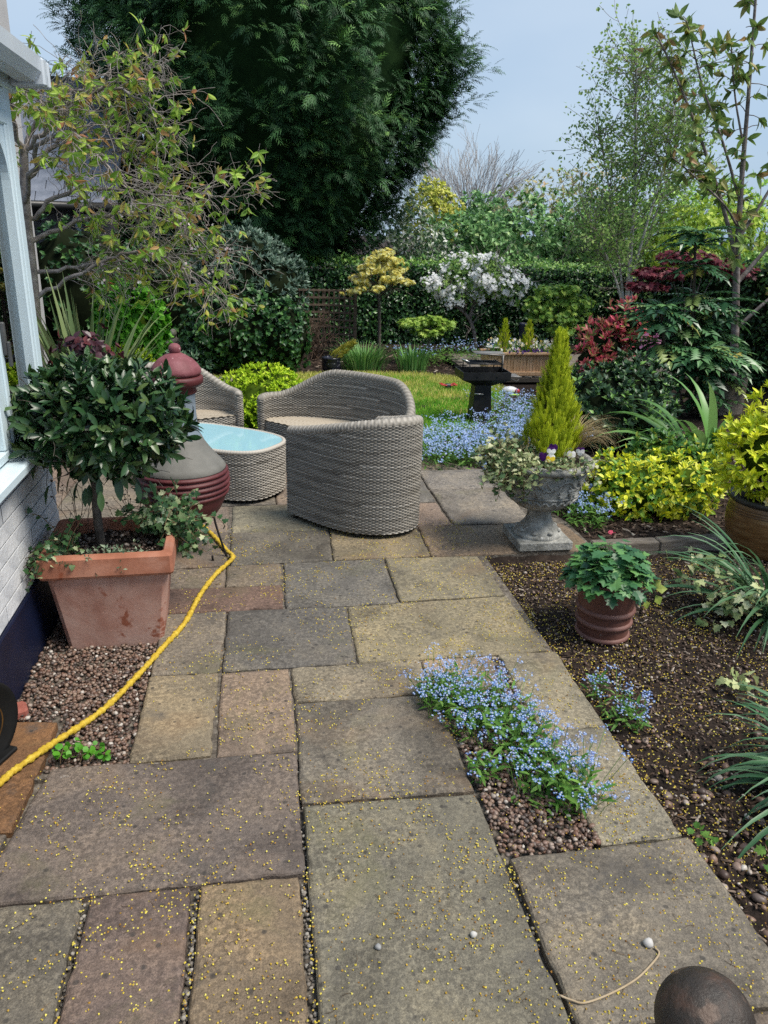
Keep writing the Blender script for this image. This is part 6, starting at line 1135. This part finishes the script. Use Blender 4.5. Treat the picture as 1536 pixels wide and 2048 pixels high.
# ------------------------------------------------------------------ right hand border
M_PHT = leafm('red_photinia', [(0, (.05, .10, .03)), (.22, (.16, .18, .05)), (.42, (.36, .13, .115)), (.75, (.40, .075, .10)), (1, (.32, .045, .10))], .4, .35, .4, 1.8)
PHL = leafgrid(3, lambda t: .17*math.sin(math.pi*min(1, t*.88+.1)), .14, .1)
shrub('photinia', 'red tipped photinia bush beside the deck', 'shrub', (4.15, 8.7, -.06), [((4.05, 8.7, .55), (.33, .3, .32), 1), ((4.28, 8.7, .82), (.28, .25, .28), .7), ((3.85, 8.6, .40), (.22, .2, .2), .4)], PHL, 7, (.07, .11), M_PHT, 200, (.25, 1.0), .5, .4, single=220, incore=.6, seed=3)
rh = thing('rhododendron_flower', 'pink flower truss above the photinia', 'flowers', (4.35, 8.2, -.06)); p, a_ = lumpy((4.36, 8.2, .68), (.10, .08, .08), 70, .4, 1); foliage(rh, PET, p, a_, randdir(len(p)), U(.03, .05, len(p)), leafm('rhodo_pink', [(.42, .16, .32), (.55, .28, .42), (.62, .40, .50)], .5, .3), 'petals'); part(rh, 'stem', tube([(4.4, 8.25, -.06), (4.37, 8.2, .3), (4.36, 8.2, .66)], .012, 5), M_TWIG, True)
M_PIE = leafm('dark_laurel', [(0, (.014, .034, .016)), (.5, (.028, .062, .027)), (.78, (.05, .10, .036)), (.9, (.12, .24, .055)), (1, (.17, .32, .07))], .38, .15, .45)
shrub('viburnum', 'low dark evergreen bush between the urn and the strap leaved plant', 'shrub', (3.2, 6.6, -.04), [((3.05, 6.65, .30), (.42, .42, .36), 1), ((3.45, 6.7, .36), (.42, .4, .40), 1), ((3.25, 6.25, .22), (.42, .3, .30), .6), ((2.75, 6.5, .2), (.26, .3, .26), .4)], kite(.26), 8, (.05, .085), M_PIE, 900, (.35, 1.2), .4, .6, seed=6, incore=.82)
rf_ = thing('red_flowers', 'small crimson flowers at the left foot of the dark evergreen bush', 'flowers', (3.0, 7.6, -.04)); p, a_ = lumpy((3.05, 7.6, .22), (.16, .12, .10), 60, .3, 1); foliage(rf_, kite(.35), p, a_, randdir(len(p)), U(.03, .06, len(p)), leafm('crimson', [(.35, .02, .04), (.45, .06, .08), (.1, .15, .05)], .5, .3)); part(rf_, 'stems', tube([(3.05, 7.6, -.05), (3.05, 7.6, .2)], .006, 5), M_TWIG)
# mahonia
def pinnate(np_=6):
    V, F = [], []
    def lf(p, d, L):
        n = np.array([-d[1], d[0]]); k = len(V); q = p+d*L*.45; e = p+d*L
        for r, z in ((p, 0), (q+n*L*.25, .03), (q, -.005), (q-n*L*.25, .03), (e, -.02)): V.append((r[0], r[1], z-.35*r[1]**2))
        F.extend([(k, k+2, k+1), (k, k+3, k+2), (k+1, k+2, k+4), (k+2, k+3, k+4)])
    for i in range(np_):
        t = .2+.7*i/np_
        for s in (-1, 1): lf(np.array([0., t]), nrm(np.array([s*.85, .5])), .34*(1-.3*t))
    lf(np.array([0., .86]), np.array([0., 1.]), .25); return np.array(V), [F]
PIN = pinnate()
M_MAH = leafm('mahonia_leaves', [(0, (.018, .06, .026)), (.5, (.04, .11, .042)), (.85, (.09, .19, .065)), (.96, (.2, .25, .07)), (1, (.30, .26, .07))], .35, .15, .5)
mh = thing('mahonia', 'tall mahonia with tiers of glossy ferny leaves', 'shrub', (4.65, 7.65, -.05)); out = []; T_ = []
for s in ([(4.65, 7.65, -.1), (4.6, 7.65, .5), (4.5, 7.63, 1.0), (4.42, 7.62, 1.5), (4.36, 7.6, 1.82)], [(4.6, 7.6, -.1), (4.35, 7.55, .4), (4.15, 7.5, .75), (4.05, 7.5, 1.1)], [(4.7, 7.7, -.1), (4.85, 7.6, .4), (4.9, 7.55, .65)], [(4.6, 7.65, .3), (4.75, 7.7, .8), (4.8, 7.7, 1.15)], [(4.55, 7.6, .2), (4.45, 7.3, .5), (4.42, 7.2, .72)]):
    P_ = catmull(s, 5); out.append((P_, np.linspace(.022, .012, len(P_)), 2)); n = len(P_)
    for k in ((n-1, n-3, n-6, n-9, n-12, n-15) if n > 17 else (n-1, n-3, n-6, n-9)): T_.append((P_[k], 17 if k == n-1 else 13))
branches(mh, out, surf('mahonia_bark', [(.06, .045, .035), (.12, .09, .07)], 12, .9)); po = []; dd = []; nn = []
for q, n in T_:
    a = np.arange(n)*2.4+U(0, 6); el = U(-.15, .55, n); po.append(np.repeat(q[None], n, 0)); d = np.stack([np.cos(a)*np.cos(el), np.sin(a)*np.cos(el), np.sin(el)], 1); dd.append(d); nn.append(nrm(np.array([0, 0, 1.])+randdir(n)*.15-d*.1))
po = np.vstack(po); foliage(mh, PIN, po, np.vstack(dd), np.vstack(nn), U(.28, .44, len(po)), M_MAH, single=220)
wp = thing('plank_screen', 'small weathered plank screen under the mahonia by the side hedge', 'screen', (5.05, 7.5, -.05)); 
for i in range(4): part(wp, 'plank', box((4.93+i*.075, 7.5+.01*i, .20), (.07, .022, .42), .003), M_DECK)
part(wp, 'crosspiece', box((5.04, 7.54, .28), (.30, .03, .05), .003), M_DECK)
# strap leaved plant
M_STR = leafm('crinum_leaf', [(0, (.05, .12, .025)), (.5, (.09, .19, .045)), (1, (.19, .29, .10))], .40, .2, .45, 1.6)
cr_ = tuft('crinum', 'arching strap leaved plant behind the golden euonymus', 'plant', (3.55, 5.45, -.03), 30, (.65, 1.0), (.026, .040), M_STR, (.25, 1.0), (.9, 1.8), .15, (2.0, 4.6), nseg=10, fold=.18)
for a, L, ln, ar in ((1.2, .8, .2, 1.2), (.3, .75, .5, 1.5), (5.4, .85, .5, 1.4), (-.4, .8, .3, 1.3), (4.9, .9, .35, 1.5), (1.7, .95, .12, 1.3), (2.3, 1.0, .1, 1.4), (3.9, 1.0, .1, 1.2)): part(cr_, 'leaf', ribbon((3.55, 5.45, -.02), a, L, .036, ln, ar, .18, 10), M_STR, True)
# golden shrubs
M_EUO = leafm('golden_euonymus', [(0, (.07, .17, .025)), (.3, (.15, .30, .035)), (.38, (.46, .50, .03)), (.8, (.72, .66, .035)), (1, (.78, .72, .12))], .42, .3, .4)
EUL = leafgrid(3, lambda t: .27*math.sin(math.pi*min(1, t*.86+.12)), .1, .1)
shrub('euonymus', 'low bright yellow and green euonymus mound on the bark bed', 'shrub', (2.7, 4.75, -.03), [((2.55, 4.72, .14), (.36, .28, .26), 1), ((2.86, 4.72, .16), (.34, .28, .26), 1), ((2.42, 4.85, .16), (.22, .25, .22), .4)], EUL, 7, (.032, .055), M_EUO, 620, (.4, 1.3), .3, .5, single=300, incore=.6, seed=1.5, corem=M_LIMEC)
shrub('euonymus', 'greener euonymus tuft at the back of the yellow mound', 'shrub', (2.95, 4.98, -.03), [((2.9, 5.0, .28), (.30, .22, .20), 1), ((3.15, 4.9, .22), (.2, .2, .2), .5)], EUL, 7, (.035, .055), leafm('green_euonymus', [(0, (.03, .10, .025)), (.5, (.06, .16, .03)), (.85, (.16, .27, .04)), (1, (.45, .44, .05))], .42, .3, .4), 260, (.4, 1.2), .3, .5, single=120, incore=.6, seed=4.5, corem=M_LIMEC)
bp = thing('glazed_jar', 'large brown glazed pot with dark rim at the right edge', 'plant pot', (3.06, 4.0, -.045)); BC = np.array([3.06, 4.0, -.045]); part(bp, 'body', lathe([(0, 0), (.165, 0), (.185, .02), (.215, .10), (.232, .19), (.234, .25), (.222, .31), (.212, .335)], 48, BC), surf('brown_glaze', [(.10, .045, .015), (.19, .095, .035), (.27, .16, .07)], 6, .28, .2, 20, stretch=(1, 1, 6)), True)
part(bp, 'rim', lathe([(.208, .325), (.222, .332), (.236, .345), (.240, .36), (.230, .37), (.212, .368), (.20, .35)], 48, BC), surf('dark_rim', [(.03, .028, .026), (.06, .055, .05)], 9, .45), True); part(bp, 'soil', lathe([(.21, .345), (0, .35)], 24, BC), M_SOIL)
for z in (.275, .29, .305): part(bp, 'groove_band', lathe([(np.interp(z, [.25, .31], [.234, .222])-.002, z-.005), (np.interp(z, [.25, .31], [.234, .222])+.003, z), (np.interp(z, [.25, .31], [.234, .222])-.002, z+.005)], 48, BC), surf('dark_band', [(.06, .03, .012), (.11, .055, .02)], 9, .35), True)
M_GCH = leafm('golden_choisya', [(0, (.24, .33, .02)), (.35, (.48, .55, .025)), (.75, (.68, .70, .035)), (1, (.78, .77, .09))], .45, .3, .35)
shrub('choisya', 'upright golden yellow choisya growing from the brown glazed pot', 'shrub', (3.06, 4.0, .30), [((3.05, 4.0, .60), (.38, .34, .30), 1), ((3.12, 4.0, .82), (.26, .28, .20), .6)], PHL, 8, (.042, .07), M_GCH, 460, (.3, 1.15), .5, .5, single=260, incore=.6, seed=2.2, corem=M_LIMEC, zmin=.30)
df_ = thing('daffodil', 'single faded yellow daffodil leaning on the glazed pot rim', 'flower', (2.88, 3.78, .24)); c = np.array([2.87, 3.76, .37]); f = nrm(CAM-c); s = nrm(np.cross((0, 0, 1), f)); u_ = np.cross(f, s); M_DAF = leafm('daffodil_petals', [(.62, .45, .16), (.68, .55, .28)], .6, .3)
for k in range(6): A_ = k*math.pi/3; part(df_, 'petal', scatter(kite(.35), np.array([c]), np.array([s*math.cos(A_)+u_*math.sin(A_)-f*.3]), np.array([f]), np.array([.032])), M_DAF)
part(df_, 'trumpet', lathe([(.006, -.005), (.010, .01), (.015, .022), (.012, .02)], 12, c), M_DAF, True); part(df_, 'stem', tube([c, c+[.05, .05, -.03], (2.98, 3.9, .32)], .003, 5), M_GRC)
# daffodil leaf clumps and ivy at the right edge
M_DFL = leafm('daffodil_leaf', [(0, (.03, .085, .035)), (.5, (.055, .13, .055)), (1, (.12, .21, .11))], .42, .2, .4)
tuft('daffodil_leaves', 'arching blue green daffodil leaves in front of the glazed pot', 'plant', (2.60, 3.17, -.05), 62, (.45, .80), (.009, .014), M_DFL, (.3, 1.2), (.9, 2.0), .10, (1.8, 4.5), nseg=9, fold=.3)
tuft('daffodil_leaves', 'flopped daffodil leaves at the lower right picture edge', 'plant', (1.98, 1.86, -.05), 95, (.34, .62), (.008, .0125), M_DFL, (.3, 1.15), (1.2, 2.4), .10, (1.6, 4.6), nseg=9, fold=.3)
M_VAR = leafm('cream_edged_ivy', [(0, (.10, .17, .06)), (.4, (.26, .31, .12)), (.75, (.42, .44, .22)), (1, (.55, .55, .36))], .45, .25, .35)
iv = thing('ivy', 'cream edged ivy under the upper daffodil leaves', 'ivy', (2.35, 3.2, -.04)); trail(iv, [((U(2.2, 2.5), U(3.0, 3.5), U(.0, .12)), (U(-1, .3), U(-.6, .6), U(.1, .6))) for _ in range(26)], 6, .2, M_VAR, (.03, .05), down=.1, single=110)
iv = thing('ivy', 'few cream edged ivy leaves on the soil above the lower daffodil leaves', 'ivy', (2.0, 2.42, -.04)); trail(iv, [((U(1.93, 2.08), U(2.33, 2.58), U(-.02, .05)), (U(-1, .3), U(-.6, .6), U(.1, .5))) for _ in range(7)], 4, .12, M_VAR, (.03, .048), down=.06, single=30)
sd = thing('seedling', 'small green seedling in the pebbles right of the slabs', 'plant', (1.50, 1.60, -.04)); trail(sd, [((1.50+U(-.03, .03), 1.60+U(-.03, .03), -.02), (U(-.6, .6), U(-.6, .6), .8)) for _ in range(6)], 3, .05, M_FML, (.022, .036), tpl=HEL, down=.05)
sd = thing('seedling', 'tiny green seedling at the corner of the pale slab', 'plant', (1.35, 1.72, -.04)); trail(sd, [((1.35+U(-.02, .02), 1.74+U(-.02, .02), -.02), (U(-.6, .6), U(-.6, .6), .8)) for _ in range(4)], 3, .04, M_FML, (.018, .028), tpl=HEL, down=.05)
sd = thing('seedling', 'bright green weeds in the gravel below the yellow hose', 'plant', (-.66, 2.40, -.03)); trail(sd, [((-.66+U(-.08, .09), 2.40+U(-.03, .04), -.015), (U(-.6, .6), U(-.6, .6), .7)) for _ in range(24)], 3, .04, leafm('weed_green', [(.05, .19, .015), (.09, .27, .02)], .5, .3), (.018, .03), tpl=lobed([(0, 0), (.3, .05), (.45, .4), (.3, .8), (0, .9)], .1), down=.02, single=60)

# ------------------------------------------------------------------ small things
bf = thing('post_finial', 'weathered dark ball finial at the bottom right corner', 'finial', (.655, .755, -.03)); FC = np.array([.655, .755, .64])
M_BALL = surf('weathered_black_paint', [(.018, .016, .014), (.04, .028, .02), (.11, .055, .034)], 14, .5, .5, 60, 8, .5, speck=(22, .60, (.13, .085, .06)))
part(bf, 'ball', lathe([(.074*math.sin(t), -.074*math.cos(t)) for t in np.linspace(.05, math.pi-.001, 26)], 48, FC), M_BALL, True)
part(bf, 'neck', lathe([(.04, -.105), (.052, -.10), (.054, -.088), (.034, -.075), (.03, -.066)], 32, FC), M_BALL, True); part(bf, 'post', B().add(box((FC[0], FC[1], .25), (.085, .085, .56), .008)).add(box((FC[0], FC[1], .535), (.10, .10, .018), .005)), M_BALL)
tag(part(None, 'fallen_twig', tube(catmull([(.695, 1.284, .008), (.72, 1.27, .006), (.75, 1.259, .006), (.822, 1.273, .006), (.901, 1.30, .006), (.958, 1.332, .006), (1.0, 1.363, .006), (.998, 1.382, .006)], 6), .0028, 6), surf('pale_twig', [(.30, .22, .13), (.42, .33, .22)], 20, .8), True), 'pale curved twig lying on the nearest right slab', 'twig')
for x, y, s, lb in ((.985, 1.395, .016, 'white pebble at the end of the curved twig'), (.529, 1.485, .011, 'white pebble alone on the large grey slab'), (.269, 1.482, .010, 'grey pebble on the grey slab near the wide joint')):
    tag(part(None, 'loose_pebble', stones(np.array([[x, y, s*.6]]), np.array([s])), surf('pale_pebble', [(.42, .40, .38), (.55, .53, .5)], 20, .6) if 'white' in lb else surf('grey_pebble', [(.2, .2, .2), (.28, .28, .28)], 20, .6), True), lb, 'pebble')
ty = thing('toy_drone', 'small red and black toy lying on the lawn', 'toy', (2.27, 9.05, -.02)); part(ty, 'body', box((2.27, 9.05, .02), (.07, .06, .045), .010), surf('toy_black', [(.02, .02, .04), (.03, .03, .06)], 5, .4))
for sx in (-1, 1):
    for sy in (-1, 1): part(ty, 'arm', B().add(box((2.27+sx*.05, 9.05+sy*.035, .03), (.06, .018, .012), .003)).add(lathe([(0, .033), (.024, .033), (.024, .042), (0, .042)], 14, (2.27+sx*.08, 9.05+sy*.042, 0))), surf('toy_red', [(.45, .03, .03), (.55, .06, .05)], 5, .4))
tr_ = thing('toy_ball_set', 'white red and lime plastic toy on the lawn right of the barbecue', 'toy', (2.95, 8.75, -.02)); part(tr_, 'body', (ICO[0]*[.10, .06, .05]+[2.95, 8.75, .02], ICO[1]), surf('toy_white', [(.6, .6, .6), (.7, .7, .7)], 5, .4), True); part(tr_, 'cap', (ICO[0]*[.03, .03, .03]+[3.03, 8.70, .02], ICO[1]), surf('toy_crimson', [(.4, .03, .05), (.5, .05, .06)], 5, .4), True); part(tr_, 'foot', box((2.98, 8.66, -.015), (.12, .04, .015), .004), surf('toy_lime', [(.3, .55, .04), (.35, .6, .06)], 5, .4))
bk = tag(part(None, 'broken_brick', box((-.955, 2.72, -.015), (.06, .075, .05), .012, .4), surf('brick_red', [(.25, .07, .05), (.34, .12, .09)], 20, .9, .5, 60)), 'broken red brick lump in the gravel by the navy wall', 'brick')
rl_ = tag(part(None, 'fallen_petal', scatter(PET, np.array([[2.2, 4.32, -.02]]), np.array([[1, .1, .05]]), np.array([[0, -.3, 1.]]), np.array([.055])), leafm('fallen_red', [(.4, .04, .09), (.45, .06, .1)], .6, .2)), 'single crimson petal fallen on the bark near the urn', 'petal')
